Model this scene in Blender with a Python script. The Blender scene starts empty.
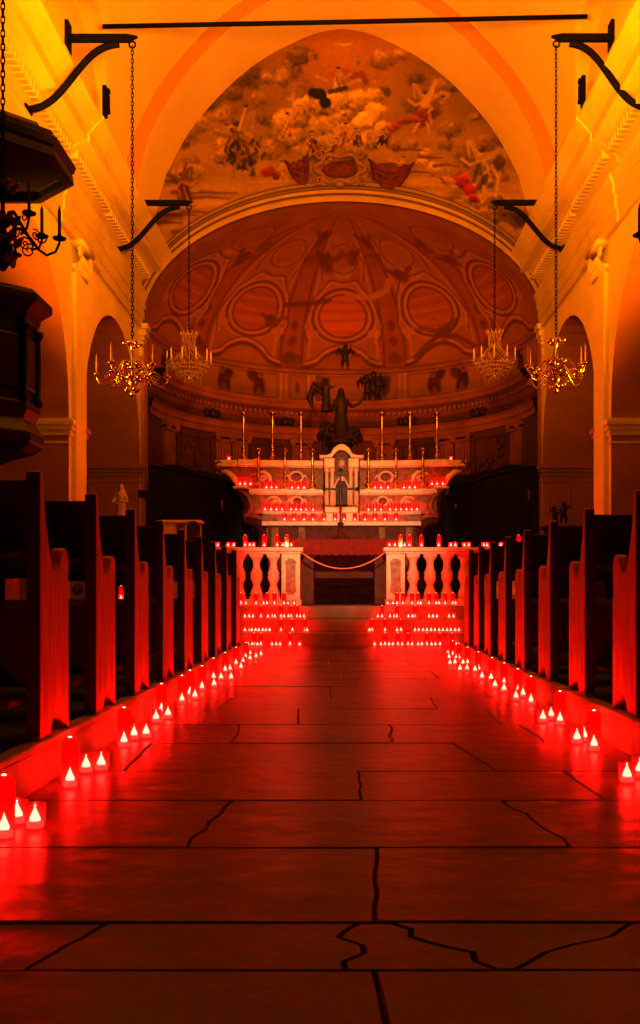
import bpy, math, random
import numpy as np
from mathutils import Vector, Matrix
PI = math.pi
sin, cos = math.sin, math.cos
R = random.Random(7)
C = bpy.context.scene.collection
EYE, F, VX, VY = 0.786, 1024.0, 345.0, 594.0
WL, WR = -4.10, 3.95            # nave arcade faces
YE = 20.5                       # chancel arch wall

def W(px, py, Y):               # world point of a surveyed mark at depth Y
    return ((px - VX) * Y / F, Y, EYE - (py - VY) * Y / F)
def ZY(py, Y): return EYE - (py - VY) * Y / F
def XY(px, Y): return (px - VX) * Y / F

# ------------------------------------------------------------------ materials
def mat(name, col, rough=0.6, metal=0.0, var=0.0, scale=6.0, bump=0.0, bscale=40.0, spec=0.4,
        stretch=(1, 1, 1), col2=None, emit=None, estr=0.0):
    m = bpy.data.materials.new(name); m.use_nodes = True
    nt = m.node_tree; b = nt.nodes['Principled BSDF']
    b.inputs['Base Color'].default_value = (*col, 1)
    b.inputs['Roughness'].default_value = rough
    b.inputs['Metallic'].default_value = metal
    b.inputs['Specular IOR Level'].default_value = spec
    if emit:
        b.inputs['Emission Color'].default_value = (*emit, 1)
        b.inputs['Emission Strength'].default_value = estr
    tc = nt.nodes.new('ShaderNodeTexCoord'); mp = nt.nodes.new('ShaderNodeMapping')
    mp.inputs['Scale'].default_value = stretch
    nt.links.new(tc.outputs['Object'], mp.inputs['Vector'])
    if var > 0 or col2:
        n = nt.nodes.new('ShaderNodeTexNoise'); n.inputs['Scale'].default_value = scale
        n.inputs['Detail'].default_value = 6
        nt.links.new(mp.outputs['Vector'], n.inputs['Vector'])
        r = nt.nodes.new('ShaderNodeValToRGB')
        c2 = col2 or tuple(c * (1 - var) for c in col)
        c1 = col if col2 else tuple(min(1, c * (1 + var * .5)) for c in col)
        r.color_ramp.elements[0].position = .32; r.color_ramp.elements[1].position = .68
        r.color_ramp.elements[0].color = (*c2, 1); r.color_ramp.elements[1].color = (*c1, 1)
        nt.links.new(n.outputs['Fac'], r.inputs['Fac'])
        nt.links.new(r.outputs['Color'], b.inputs['Base Color'])
    if bump > 0:
        n2 = nt.nodes.new('ShaderNodeTexNoise'); n2.inputs['Scale'].default_value = bscale
        n2.inputs['Detail'].default_value = 5
        nt.links.new(mp.outputs['Vector'], n2.inputs['Vector'])
        bp = nt.nodes.new('ShaderNodeBump'); bp.inputs['Strength'].default_value = bump
        bp.inputs['Distance'].default_value = .02
        nt.links.new(n2.outputs['Fac'], bp.inputs['Height'])
        nt.links.new(bp.outputs['Normal'], b.inputs['Normal'])
    return m

def vmat(name, rough=0.8):       # paint stored in the surface's own colour layer
    m = bpy.data.materials.new(name); m.use_nodes = True
    nt = m.node_tree; b = nt.nodes['Principled BSDF']
    a = nt.nodes.new('ShaderNodeAttribute'); a.attribute_name = 'Col'
    nt.links.new(a.outputs['Color'], b.inputs['Base Color'])
    b.inputs['Roughness'].default_value = rough
    b.inputs['Specular IOR Level'].default_value = .15
    return m

def glass_mat(name, tint, diff, mixt=.5):
    m = bpy.data.materials.new(name); m.use_nodes = True
    nt = m.node_tree; nt.nodes.clear()
    out = nt.nodes.new('ShaderNodeOutputMaterial')
    tr = nt.nodes.new('ShaderNodeBsdfTransparent'); tr.inputs['Color'].default_value = (*tint, 1)
    tl = nt.nodes.new('ShaderNodeBsdfTranslucent'); tl.inputs['Color'].default_value = (*diff, 1)
    gl = nt.nodes.new('ShaderNodeBsdfGlossy'); gl.inputs['Roughness'].default_value = .12
    gl.inputs['Color'].default_value = (1, .3, .25, 1)
    m1 = nt.nodes.new('ShaderNodeMixShader'); m1.inputs[0].default_value = mixt
    m2 = nt.nodes.new('ShaderNodeMixShader'); m2.inputs[0].default_value = .06
    nt.links.new(tr.outputs[0], m1.inputs[1]); nt.links.new(tl.outputs[0], m1.inputs[2])
    nt.links.new(m1.outputs[0], m2.inputs[1]); nt.links.new(gl.outputs[0], m2.inputs[2])
    nt.links.new(m2.outputs[0], out.inputs[0])
    return m

def emit_mat(name, col, s):
    m = bpy.data.materials.new(name); m.use_nodes = True
    nt = m.node_tree; nt.nodes.clear()
    out = nt.nodes.new('ShaderNodeOutputMaterial')
    e = nt.nodes.new('ShaderNodeEmission'); e.inputs[0].default_value = (*col, 1); e.inputs[1].default_value = s
    nt.links.new(e.outputs[0], out.inputs[0])
    m.cycles.emission_sampling = 'NONE'
    return m

M = {
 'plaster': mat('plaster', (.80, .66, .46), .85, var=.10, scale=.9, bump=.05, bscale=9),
 'vault': mat('vault_plaster', (.80, .66, .46), .9, var=.06, scale=.6),
 'rib': mat('rib_plaster', (.80, .64, .44), .9, var=.05, scale=.7),
 'ribdk': mat('rib_edge_plaster', (.46, .24, .09), .9),
 'arch': mat('archivolt_plaster', (.36, .23, .13), .8, var=.15, scale=2),
 'cornice': mat('cornice_plaster', (.62, .50, .34), .8, var=.12, scale=1.3),
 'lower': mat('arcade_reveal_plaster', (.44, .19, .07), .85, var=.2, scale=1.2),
 'stone': mat('floor_slab_stone', (.15, .022, .021), .34, var=.45, scale=1.6, bump=.35, bscale=7, spec=.32),
 'joint': mat('floor_joint_dirt', (.022, .008, .007), .9),
 'step': mat('step_stone', (.36, .25, .20), .45, var=.3, scale=3, bump=.2, bscale=14),
 'darkstep': mat('dark_stone_step', (.05, .009, .006), .85, var=.3, spec=.05),
 'archline': mat('archivolt_groove_shade', (.12, .06, .03), .9),
 'scroll': mat('red_scroll_marble', (.42, .10, .05), .4, var=.3, scale=9),
 'kerb': mat('kerb_stone', (.60, .30, .20), .6, var=.4, scale=4, bump=.3, bscale=14),
 'deck': mat('pew_deck_wood', (.05, .028, .02), .7, var=.3, scale=5, stretch=(1, 8, 8)),
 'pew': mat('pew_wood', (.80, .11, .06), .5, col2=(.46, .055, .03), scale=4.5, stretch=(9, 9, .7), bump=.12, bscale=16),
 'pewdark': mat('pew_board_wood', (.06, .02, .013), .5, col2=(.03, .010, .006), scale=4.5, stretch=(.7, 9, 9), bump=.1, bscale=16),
 'dark': mat('dark_carved_wood', (.014, .006, .005), .45, var=.4, scale=6, stretch=(6, 6, 1)),
 'darkred': mat('pulpit_wood', (.035, .011, .007), .35, var=.4, scale=6, stretch=(6, 6, 1)),
 'black': mat('choir_stall_wood', (.010, .006, .006), .65, var=.3, scale=5),
 'iron': mat('black_wrought_iron', (.004, .003, .003), .7, spec=.12),
 'gold': mat('gilded_brass', (.62, .37, .12), .25, metal=1.0, var=.35, scale=20),
 'bronze': mat('dark_bronze', (.16, .07, .035), .4, metal=.8, var=.4, scale=20),
 'wax': mat('pale_wax', (.75, .58, .42), .5, var=.1),
 'marble': mat('white_marble', (.82, .70, .58), .35, var=.18, scale=7),
 'marbled': mat('veined_panel_marble', (.30, .16, .06), .35, col2=(.10, .04, .018), scale=14),
 'inlay': mat('altar_inlay_marble', (.12, .036, .014), .45, col2=(.34, .14, .035), scale=11),
 'altarred': mat('altar_front_marble', (.17, .035, .02), .6, var=.4, scale=8),
 'cloth': mat('red_altar_cloth', (.26, .035, .03), .8, var=.2, scale=9),
 'slate': mat('grey_niche_stone', (.13, .065, .05), .5, var=.3, scale=10),
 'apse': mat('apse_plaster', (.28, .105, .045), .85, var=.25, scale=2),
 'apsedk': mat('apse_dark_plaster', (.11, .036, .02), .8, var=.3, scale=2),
 'statue': mat('painted_dark_statue', (.036, .011, .008), .55, var=.5, scale=5),
 'statued': mat('painted_darker_statue', (.035, .011, .010), .55, var=.5, scale=6),
 'ivory': mat('pale_plaster_figure', (.62, .46, .33), .6, var=.2, scale=9),
 'crystal': mat('crystal_drops', (.50, .33, .20), .2, metal=.35, var=.3, scale=40),
 'petal': mat('glass_petals', (.26, .05, .03), .45, metal=.0, var=.2, scale=20),
 'lid': glass_mat('pierced_red_lid', (.8, .06, .05), (.9, .03, .025), .7),
 'drape': mat('carved_red_drapery', (.11, .016, .008), .8, var=.5, scale=9),
 'rope': mat('pale_rope', (.75, .42, .34), .7),
 'glass': glass_mat('red_candle_glass', (1.0, .12, .11), (1.0, .012, .010), .45),
 'amber': glass_mat('amber_candle_glass', (1.0, .62, .34), (1.0, .45, .18), .45),
 'flame': emit_mat('candle_flame', (1.0, .62, .45), 26),
 'waxglow': emit_mat('wax_pool_glow', (1.0, .22, .17), 6),  # wax emits by itself to imitate flame light inside it
 'lidglow': emit_mat('lid_opening_glow', (1.0, .42, .28), 6),
 'fresco': vmat('fresco_paint'),
 'domep': vmat('dome_paint', .75),
 'taper': mat('ivory_taper', (.22, .10, .05), .5),
 'silver': mat('pale_card', (.70, .55, .38), .7, var=.3, scale=14),
}

# ------------------------------------------------------------------ mesh builder
class MB:
    def __init__(s): s.v = []; s.f = []; s.mi = []; s.cur = 0
    def add(s, vs, fs):
        o = len(s.v); s.v += [tuple(p) for p in vs]
        for f in fs: s.f.append(tuple(i + o for i in f)); s.mi.append(s.cur)
        return s
    def box(s, c, d, rz=0):
        x, y, z = d[0] / 2, d[1] / 2, d[2] / 2
        vs = [(a * x, b * y, e * z) for e in (-1, 1) for b in (-1, 1) for a in (-1, 1)]
        if rz: vs = [(p[0] * cos(rz) - p[1] * sin(rz), p[0] * sin(rz) + p[1] * cos(rz), p[2]) for p in vs]
        vs = [(p[0] + c[0], p[1] + c[1], p[2] + c[2]) for p in vs]
        return s.add(vs, [(0, 2, 3, 1), (4, 5, 7, 6), (0, 1, 5, 4), (2, 6, 7, 3), (0, 4, 6, 2), (1, 3, 7, 5)])
    def b2(s, x0, x1, y0, y1, z0, z1):
        return s.box(((x0 + x1) / 2, (y0 + y1) / 2, (z0 + z1) / 2), (abs(x1 - x0), abs(y1 - y0), abs(z1 - z0)))
    def lathe(s, prof, c=(0, 0, 0), n=16, rot=0, clampx=None, sx=1, sy=1):
        vs = []
        for r, z in prof:
            for k in range(n):
                a = 2 * PI * k / n + rot
                x = c[0] + r * cos(a) * sx
                if clampx is not None: x = max(x, clampx)
                vs.append((x, c[1] + r * sin(a) * sy, c[2] + z))
        fs = []
        m = len(prof)
        for i in range(m - 1):
            for k in range(n):
                k2 = (k + 1) % n
                fs.append((i * n + k, i * n + k2, (i + 1) * n + k2, (i + 1) * n + k))
        fs.append(tuple(range(n - 1, -1, -1))); fs.append(tuple(range((m - 1) * n, m * n)))
        return s.add(vs, fs)
    def tube(s, pts, r, n=8, flat=None):
        pts = [Vector(p) for p in pts]; L = len(pts)
        rs = r if isinstance(r, (list, tuple)) else [r] * L
        t0 = (pts[1] - pts[0]).normalized()
        up = Vector((0, 0, 1)) if abs(t0.z) < .9 else Vector((1, 0, 0))
        nrm = (up - t0 * up.dot(t0)).normalized()
        vs = []
        for i in range(L):
            t = (pts[min(i + 1, L - 1)] - pts[max(i - 1, 0)])
            if t.length < 1e-9: t = t0
            t = t.normalized()
            nrm = nrm - t * nrm.dot(t)
            if nrm.length < 1e-6: nrm = t.orthogonal()
            nrm.normalize(); bn = t.cross(nrm)
            for k in range(n):
                a = 2 * PI * k / n
                vs.append(pts[i] + nrm * cos(a) * rs[i] * (flat or 1) + bn * sin(a) * rs[i])
        fs = [(i * n + k, i * n + (k + 1) % n, (i + 1) * n + (k + 1) % n, (i + 1) * n + k) for i in range(L - 1) for k in range(n)]
        fs.append(tuple(range(n - 1, -1, -1))); fs.append(tuple(range((L - 1) * n, L * n)))
        return s.add(vs, fs)
    def ell(s, c, r, n=12, m=8, rot=None):
        r = (r, r, r) if not isinstance(r, tuple) else r
        vs = [Vector((0, 0, -r[2]))]
        for i in range(1, m):
            p = -PI / 2 + PI * i / m
            for k in range(n):
                a = 2 * PI * k / n
                vs.append(Vector((r[0] * cos(p) * cos(a), r[1] * cos(p) * sin(a), r[2] * sin(p))))
        vs.append(Vector((0, 0, r[2])))
        if rot is not None: vs = [rot @ v for v in vs]
        vs = [v + Vector(c) for v in vs]
        fs = [(0, 1 + (k + 1) % n, 1 + k) for k in range(n)]
        for i in range(m - 2):
            for k in range(n):
                k2 = (k + 1) % n
                fs.append((1 + i * n + k, 1 + i * n + k2, 1 + (i + 1) * n + k2, 1 + (i + 1) * n + k))
        e = len(vs) - 1; b = 1 + (m - 2) * n
        fs += [(b + k, b + (k + 1) % n, e) for k in range(n)]
        return s.add(vs, fs)
    def prism(s, o2, a, b, ax='x'):      # 2D outline swept along an axis; x: (y,z)  y: (x,z)  z: (x,y)
        def p3(p, t):
            return {'x': (t, p[0], p[1]), 'y': (p[0], t, p[1]), 'z': (p[0], p[1], t)}[ax]
        n = len(o2)
        vs = [p3(p, a) for p in o2] + [p3(p, b) for p in o2]
        fs = [tuple(range(n - 1, -1, -1)), tuple(range(n, 2 * n))]
        fs += [(i, (i + 1) % n, n + (i + 1) % n, n + i) for i in range(n)]
        return s.add(vs, fs)
    def build(s, name, m, parent=None, smooth=False, bev=0.0, loc=None, kind=None, remesh=None, normals=True):
        me = bpy.data.meshes.new(name)
        me.from_pydata(s.v, [], s.f)
        ms = m if isinstance(m, (list, tuple)) else [m]
        for x in ms: me.materials.append(x)
        if len(ms) > 1: me.polygons.foreach_set('material_index', s.mi)
        if normals:
            import bmesh
            bm = bmesh.new(); bm.from_mesh(me)
            bmesh.ops.recalc_face_normals(bm, faces=bm.faces[:]); bm.to_mesh(me); bm.free()
        if smooth: me.polygons.foreach_set('use_smooth', [True] * len(me.polygons))
        o = bpy.data.objects.new(name, me); C.objects.link(o)
        if loc: o.location = loc
        if parent: o.parent = parent
        if bev:
            md = o.modifiers.new('bevel', 'BEVEL'); md.width = bev; md.segments = 2; md.limit_method = 'ANGLE'
        if remesh:
            md = o.modifiers.new('remesh', 'REMESH'); md.mode = 'VOXEL'; md.voxel_size = remesh; md.use_smooth_shade = True
            md = o.modifiers.new('smooth', 'SMOOTH'); md.factor = .5; md.iterations = 3
        if kind: o['kind'] = kind
        return o

def tag(o, label, cat, group=None):
    o['label'] = label; o['category'] = cat
    if group: o['group'] = group
    return o
def thing(name, label, cat, loc=(0, 0, 0), rz=0, group=None):
    o = bpy.data.objects.new(name, None); C.objects.link(o)
    o.empty_display_size = .1
    o.location = loc; o.rotation_euler = (0, 0, rz)
    return tag(o, label, cat, group)
def dup(root, loc, label, group=None, rz=None, sx=None):
    kids = {}
    for q in bpy.data.objects:
        if q.parent: kids.setdefault(q.parent, []).append(q)
    def cp(o, par):
        c = o.copy(); C.objects.link(c); c.parent = par
        for ch in kids.get(o, []): cp(ch, c)
        return c
    r = cp(root, None); r.location = loc
    if rz is not None: r.rotation_euler = (0, 0, rz)
    if sx: r.scale = sx
    r['label'] = label
    if group: r['group'] = group
    return r
ORD = ['zeroth', 'first', 'second', 'third', 'fourth', 'fifth', 'sixth', 'seventh', 'eighth', 'ninth', 'tenth', 'eleventh', 'twelfth',
       'thirteenth', 'fourteenth', 'fifteenth', 'sixteenth', 'seventeenth', 'eighteenth', 'nineteenth', 'twentieth', 'twenty-first',
       'twenty-second', 'twenty-third', 'twenty-fourth', 'twenty-fifth', 'twenty-sixth', 'twenty-seventh', 'twenty-eighth', 'twenty-ninth', 'thirtieth']
def grid_mesh(name, m, P, col=None, kind=None, smooth=True, parent=None):  # P: (n,m,3) array
    n, k, _ = P.shape
    idx = np.arange(n * k).reshape(n, k)
    q = np.stack([idx[:-1, :-1], idx[1:, :-1], idx[1:, 1:], idx[:-1, 1:]], -1).reshape(-1, 4)
    me = bpy.data.meshes.new(name)
    me.from_pydata(P.reshape(-1, 3).tolist(), [], q.tolist())
    me.materials.append(m)
    if col is not None:
        a = me.attributes.new('Col', 'FLOAT_COLOR', 'POINT')
        c4 = np.ones((n * k, 4), np.float32); c4[:, :3] = np.clip(col.reshape(-1, 3), 0, 1)
        a.data.foreach_set('color', c4.ravel())
    if smooth: me.polygons.foreach_set('use_smooth', [True] * len(me.polygons))
    o = bpy.data.objects.new(name, me); C.objects.link(o)
    if parent: o.parent = parent
    if kind: o['kind'] = kind
    return o

# ------------------------------------------------------------------ paint tools (numpy rasters stored as vertex colours)
rng = np.random.default_rng(5)
def vnoise(X, Y, seed):
    g = np.random.default_rng(seed).random((64, 64))
    xi = np.floor(X).astype(int); yi = np.floor(Y).astype(int)
    fx = X - xi; fy = Y - yi
    fx = fx * fx * (3 - 2 * fx); fy = fy * fy * (3 - 2 * fy)
    a = g[yi % 64, xi % 64]; b = g[yi % 64, (xi + 1) % 64]; c = g[(yi + 1) % 64, xi % 64]; d = g[(yi + 1) % 64, (xi + 1) % 64]
    return (a * (1 - fx) + b * fx) * (1 - fy) + (c * (1 - fx) + d * fx) * fy
def fbm(X, Y, seed, o=5, bill=False):
    t = 0; amp = 1; tot = 0
    for k in range(o):
        n = vnoise(X * 2 ** k + 13.7 * k, Y * 2 ** k + 7.1 * k, seed + k)
        if bill: n = np.abs(2 * n - 1)
        t = t + n * amp; tot += amp; amp *= .5
    return t / tot
class Paint:
    def __init__(s, X, Y, base): s.X, s.Y, s.c = X, Y, base
    def blob(s, x, y, rx, ry, col, ang=0, a=1., soft=.35, tex=.5, light=.35):
        ca, sa = cos(ang), sin(ang)
        dx, dy = s.X - x, s.Y - y
        u = (dx * ca + dy * sa) / rx; v = (-dx * sa + dy * ca) / ry
        wob = (fbm(s.X / 6 + x, s.Y / 6 + y, 91, 3) - .5) * .9
        d = np.sqrt(u * u + v * v) + wob * tex
        al = np.clip((1 - d) / soft, 0, 1)[..., None] * a
        sh = 1 + light * (-v - .4 * u)[..., None].clip(-1, 1) + tex * (fbm(s.X / 3.2 + y, s.Y / 3.2, 17, 3) - .5)[..., None] * 1.6
        s.c = s.c * (1 - al) + np.array(col) * sh.clip(.15, 2.2) * al
    def seg(s, pts, w, col, a=1., soft=.4, taper=None, tex=.25):
        D = np.full(s.X.shape, 1e9)
        for i in range(len(pts) - 1):
            (x0, y0), (x1, y1) = pts[i], pts[i + 1]
            dx, dy = x1 - x0, y1 - y0; L2 = dx * dx + dy * dy + 1e-9
            t = np.clip(((s.X - x0) * dx + (s.Y - y0) * dy) / L2, 0, 1)
            d = np.hypot(s.X - x0 - t * dx, s.Y - y0 - t * dy)
            ww = w if taper is None else w * (1 - (i + t) / (len(pts) - 1) * (1 - taper))
            D = np.minimum(D, d / ww)
        al = np.clip((1 - D) / soft, 0, 1)[..., None] * a
        sh = 1 + tex * (fbm(s.X / 3, s.Y / 3, 29, 3) - .5)[..., None] * 2
        s.c = s.c * (1 - al) + np.array(col) * sh * al
    def ring(s, x, y, r, w, col, a=1., ry=None):
        ry = ry or r
        d = np.abs(np.hypot((s.X - x) / r, (s.Y - y) / ry) - 1) * r / w
        al = np.clip((1 - d) / .4, 0, 1)[..., None] * a
        s.c = s.c * (1 - al) + np.array(col) * al
    def angel(s, x, y, h, body, wing, flip=1, ang=0, skin=(.5, .3, .17)):
        f = flip
        s.seg([(x, y - .1 * h), (x - f * .5 * h, y - .45 * h), (x - f * .42 * h, y - .05 * h)], h * .13, wing, .9, taper=.6)
        s.seg([(x, y - .15 * h), (x + f * .3 * h, y - .6 * h), (x + f * .34 * h, y - .2 * h)], h * .09, wing, .8, taper=.6)
        s.blob(x, y + .12 * h, h * .24, h * .42, body, ang, 1, tex=.7)
        s.blob(x + f * .12 * h, y + .4 * h, h * .3, h * .2, body, .4 * f, .9, tex=.8)
        s.seg([(x, y - .15 * h), (x + f * .28 * h, y - .02 * h), (x + f * .42 * h, y - .2 * h)], h * .05, skin)
        s.seg([(x - f * .05 * h, y + .3 * h), (x - f * .15 * h, y + .62 * h)], h * .06, skin)
        s.blob(x, y - .3 * h, h * .1, h * .12, skin, 0, 1, tex=.2)
        s.blob(x - f * .02 * h, y - .36 * h, h * .1, h * .08, (.08, .04, .03), 0, .9, tex=.2)

# ------------------------------------------------------------------ setting: nave floor
def build_floor():
    b = MB(); b.cur = 0
    rows = [.3, 1.45, 2.14, 2.45, 3.17, 3.90, 4.55, 5.40, 6.15, 7.0, 7.75, 8.7, 9.5, 10.4, 11.2, 12.1, 12.9, 13.8, 14.7, 15.42]
    jts = {1: [.08], 2: [-.62, .015, .215, .52], 3: [.085], 4: [-.46, .65], 5: [.06, .98], 6: [-1.0, .62], 7: [-.62, .25, 1.05], 8: [-.3, .95]}
    X0, X1 = -1.7, 1.9
    rr = random.Random(11)
    for i in range(len(rows) - 1):
        ya, yb = rows[i], rows[i + 1]
        js = jts.get(i)
        if js is None:
            js = []; x = X0 + rr.uniform(.2, .9)
            while x < X1 - .4: js.append(x); x += rr.uniform(.75, 1.6)
        lines = []
        for j, x in enumerate(js):
            jag = .035 if (i == 2 and j > 0) else (.02 if i in (4, 7) else .006)
            sl = {(2, 0): .05, (2, 2): -.10, (2, 3): .16, (4, 0): .03, (4, 1): -.05, (6, 1): -.05}.get((i, j), rr.uniform(-.02, .02))
            lines.append([(x + sl * (t - .5) * 2 + (rr.uniform(-jag, jag) if 0 < t < 1 else 0), ya + (yb - ya) * t) for t in (0, .17, .34, .5, .67, .84, 1)])
        lines = [[(X0, ya + (yb - ya) * t) for t in (0, .17, .34, .5, .67, .84, 1)]] + lines + [[(X1, ya + (yb - ya) * t) for t in (0, .17, .34, .5, .67, .84, 1)]]
        wy = [rr.uniform(-.012, .012) for _ in range(2)]
        for a, c in zip(lines[:-1], lines[1:]):
            g = .0022
            h = rr.uniform(-.0015, .0015); t1, t2 = rr.uniform(-.003, .003), rr.uniform(-.003, .003)
            n = len(a)
            L = [(p[0] + g, p[1]) for p in a]; Rr = [(p[0] - g, p[1]) for p in c]
            L[0] = (L[0][0], ya + g); Rr[0] = (Rr[0][0], ya + g); L[-1] = (L[-1][0], yb - g); Rr[-1] = (Rr[-1][0], yb - g)
            e = .006
            Li = [(p[0] + e, min(max(p[1], ya + g + e), yb - g - e)) for p in L]
            Ri = [(p[0] - e, min(max(p[1], ya + g + e), yb - g - e)) for p in Rr]
            cx, cy = (L[0][0] + Rr[0][0]) / 2, (ya + yb) / 2
            zt = lambda p: h + t1 * (p[0] - cx) + t2 * (p[1] - cy)
            vs = [(p[0], p[1], -.02) for p in L + Rr] + [(p[0], p[1], zt(p) - .008) for p in L + Rr] + [(p[0], p[1], zt(p)) for p in Li + Ri]
            fs = []
            N = 2 * n
            for q in range(n - 1):
                fs.append((2 * N + q, 2 * N + n + q, 2 * N + n + q + 1, 2 * N + q + 1))
            per = list(range(n)) + list(range(N - 1, n - 1, -1))
            for q in range(len(per)):
                u, v = per[q], per[(q + 1) % len(per)]
                fs.append((u, v, N + v, N + u)); fs.append((N + u, N + v, 2 * N + v, 2 * N + u))
            b.add(vs, fs)
    b.cur = 1
    b.b2(X0, X1, -4, 15.5, -.2, -.014)
    b.build('floor', [M['stone'], M['joint']], kind='structure')
build_floor()

KL, KR = -1.237, 1.39            # pew platform edges
PZ = .18
b = MB(); b.b2(-6.5, KL, -4, 12.35, 0, PZ - .03); b.build('trim_1', M['kerb'], kind='structure')
b = MB(); b.b2(KR, 6.5, -4, 12.6, 0, PZ - .03); b.build('trim_2', M['kerb'], kind='structure')
b = MB(); b.b2(-6.5, KL - .012, -4, 12.35, PZ - .03, PZ); b.build('trim_3', M['deck'], kind='structure', bev=.006)
b = MB(); b.b2(KR + .012, 6.5, -4, 12.6, PZ - .03, PZ); b.build('trim_4', M['deck'], kind='structure', bev=.006)
b = MB(); b.b2(KL - .07, KL + .004, -4, 12.35, PZ - .028, PZ + .002); b.build('trim_5', M['kerb'], kind='structure', bev=.006)
b = MB(); b.b2(KR - .004, KR + .07, -4, 12.6, PZ - .028, PZ + .002); b.build('trim_6', M['kerb'], kind='structure', bev=.006)
b = MB(); b.b2(-7, -1.7, -4, 15.5, -.2, -.004); b.b2(1.9, 7, -4, 15.5, -.2, -.004); b.build('floor_side', M['deck'], kind='structure')
# chancel steps + sanctuary floor
SY = [15.4, 15.75, 16.1]
for k, y in enumerate(SY):
    b = MB(); b.b2(-6.5, 6.5, y, 26, k * .2 if k else -.1, (k + 1) * .2)
    b.build('trim_%d' % (7 + k), M['step'], kind='structure', bev=.012)
# steps up to the high altar
b = MB()
for k, y in enumerate([18.25, 18.6, 18.95]):
    b.b2(-2.0, 1.9, y, 21.2, .6 + .16 * k, .6 + .16 * (k + 1))
b.build('trim_10', M['darkstep'], kind='structure', bev=.01)

# ------------------------------------------------------------------ setting: arcade walls
ARC = [(0.1, 4.6), (5.1, 9.7), (10.6, 15.2), (16.1, 20.5 - .02)]
SPR = 3.50
def arch_outline(y0, y1, zs, n=20):
    c, r = (y0 + y1) / 2, (y1 - y0) / 2
    return [(c - r * cos(PI * k / n), zs + r * sin(PI * k / n)) for k in range(n + 1)]
def arcade(xf, sgn, name):
    out = [(-4, 0)]
    for y0, y1 in ARC:
        out += [(y0, 0)] + arch_outline(y0, y1, SPR) + [(y1, 0)]
    out += [(20.55, 0), (20.55, 7.6), (-4, 7.6)]
    b = MB(); n = len(out); x1 = xf + sgn * 1.05
    b.cur = 0
    b.add([(xf, *p) for p in out], [tuple(range(n))])
    b.add([(x1, *p) for p in out], [tuple(range(n))])
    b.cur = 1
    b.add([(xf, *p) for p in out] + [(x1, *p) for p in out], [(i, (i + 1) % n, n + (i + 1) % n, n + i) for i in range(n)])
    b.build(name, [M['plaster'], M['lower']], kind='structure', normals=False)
arcade(WL, -1, 'wall_left'); arcade(WR, 1, 'wall_right')
for sg, xw, nm in ((-1, -7.0, 'wall_far_left'), (1, 7.0, 'wall_far_right')):
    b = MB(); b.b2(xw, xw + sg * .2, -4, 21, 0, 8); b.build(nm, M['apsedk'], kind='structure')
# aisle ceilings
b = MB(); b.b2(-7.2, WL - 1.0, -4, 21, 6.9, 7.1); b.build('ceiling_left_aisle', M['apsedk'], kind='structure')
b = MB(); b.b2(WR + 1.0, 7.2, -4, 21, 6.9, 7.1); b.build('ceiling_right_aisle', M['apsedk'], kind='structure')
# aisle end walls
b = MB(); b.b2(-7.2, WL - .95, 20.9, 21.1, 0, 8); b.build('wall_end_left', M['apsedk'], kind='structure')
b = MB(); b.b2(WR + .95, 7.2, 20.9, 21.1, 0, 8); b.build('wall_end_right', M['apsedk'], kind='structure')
# back wall behind the camera
b = MB(); b.b2(-7, 7, -4.2, -4, 0, 13); b.build('wall_back', M['plaster'], kind='structure')
TN = [10]
def trim(b, m, **k):
    TN[0] += 1; return b.build('trim_%d' % TN[0], m, kind='structure', **k)
# impost mouldings, pier pilasters
for xf, s in ((WL, -1), (WR, 1)):
    for i in range(len(ARC)):
        for e, y in ((1, ARC[i][1]), (-1, ARC[i][0])):
            if y < 4: continue
            b = MB()
            for z0, z1, p in ((3.02, 3.05, .015), (3.14, 3.22, .03), (3.22, 3.29, .06), (3.29, 3.36, .09), (3.36, 3.39, .06)):
                ya, yb = (y - p, y + .16) if e == 1 else (y - .16, y + p)
                xa, xb = xf - s * p, xf + s * 1.06
                b.b2(min(xa, xb), max(xa, xb), ya, yb, z0, z1)
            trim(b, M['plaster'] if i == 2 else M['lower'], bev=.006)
    for (ya, yb) in ((15.36, 15.98), (9.85, 10.45), (4.7, 5.0)):
        b = MB()
        b.b2(min(xf, xf - s * .07), max(xf, xf - s * .07), ya, yb, 0, 5.75)
        trim(b, M['plaster'], bev=.006)
        b = MB(); b.b2(min(xf + s * .3, xf - s * .10), max(xf + s * .3, xf - s * .10), ya - .20, yb + .03, 0, 1.3)
        trim(b, M['dark'], bev=.01)  # pilaster foot made a tall dark block to imitate shade behind the pews
        # composite capital with volutes and leaves
        b = MB()
        b.b2(min(xf, xf - s * .09), max(xf, xf - s * .09), ya - .02, yb + .02, 5.62, 5.68)
        b.b2(min(xf, xf - s * .18), max(xf, xf - s * .18), ya - .08, yb + .08, 6.02, 6.10)
        for yy, d in ((ya + .02, -1), (yb - .02, 1)):
            pts = [(xf - s * .13, yy + d * (.02 + .085 * (1 - t / 22) * cos(t * .62)), 5.92 + .085 * (1 - t / 22) * sin(t * .62)) for t in range(20)]
            b.tube(pts, .03, 6)
        for k in range(5):
            yy = ya + (yb - ya) * (k + .5) / 5
            for z, q in ((5.72, .10), (5.82, .13)):
                b.ell((xf - s * q, yy + (.05 if q > .11 else 0), z), (.045, .05, .085), 8, 6)
        trim(b, M['cornice'], smooth=True)
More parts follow.
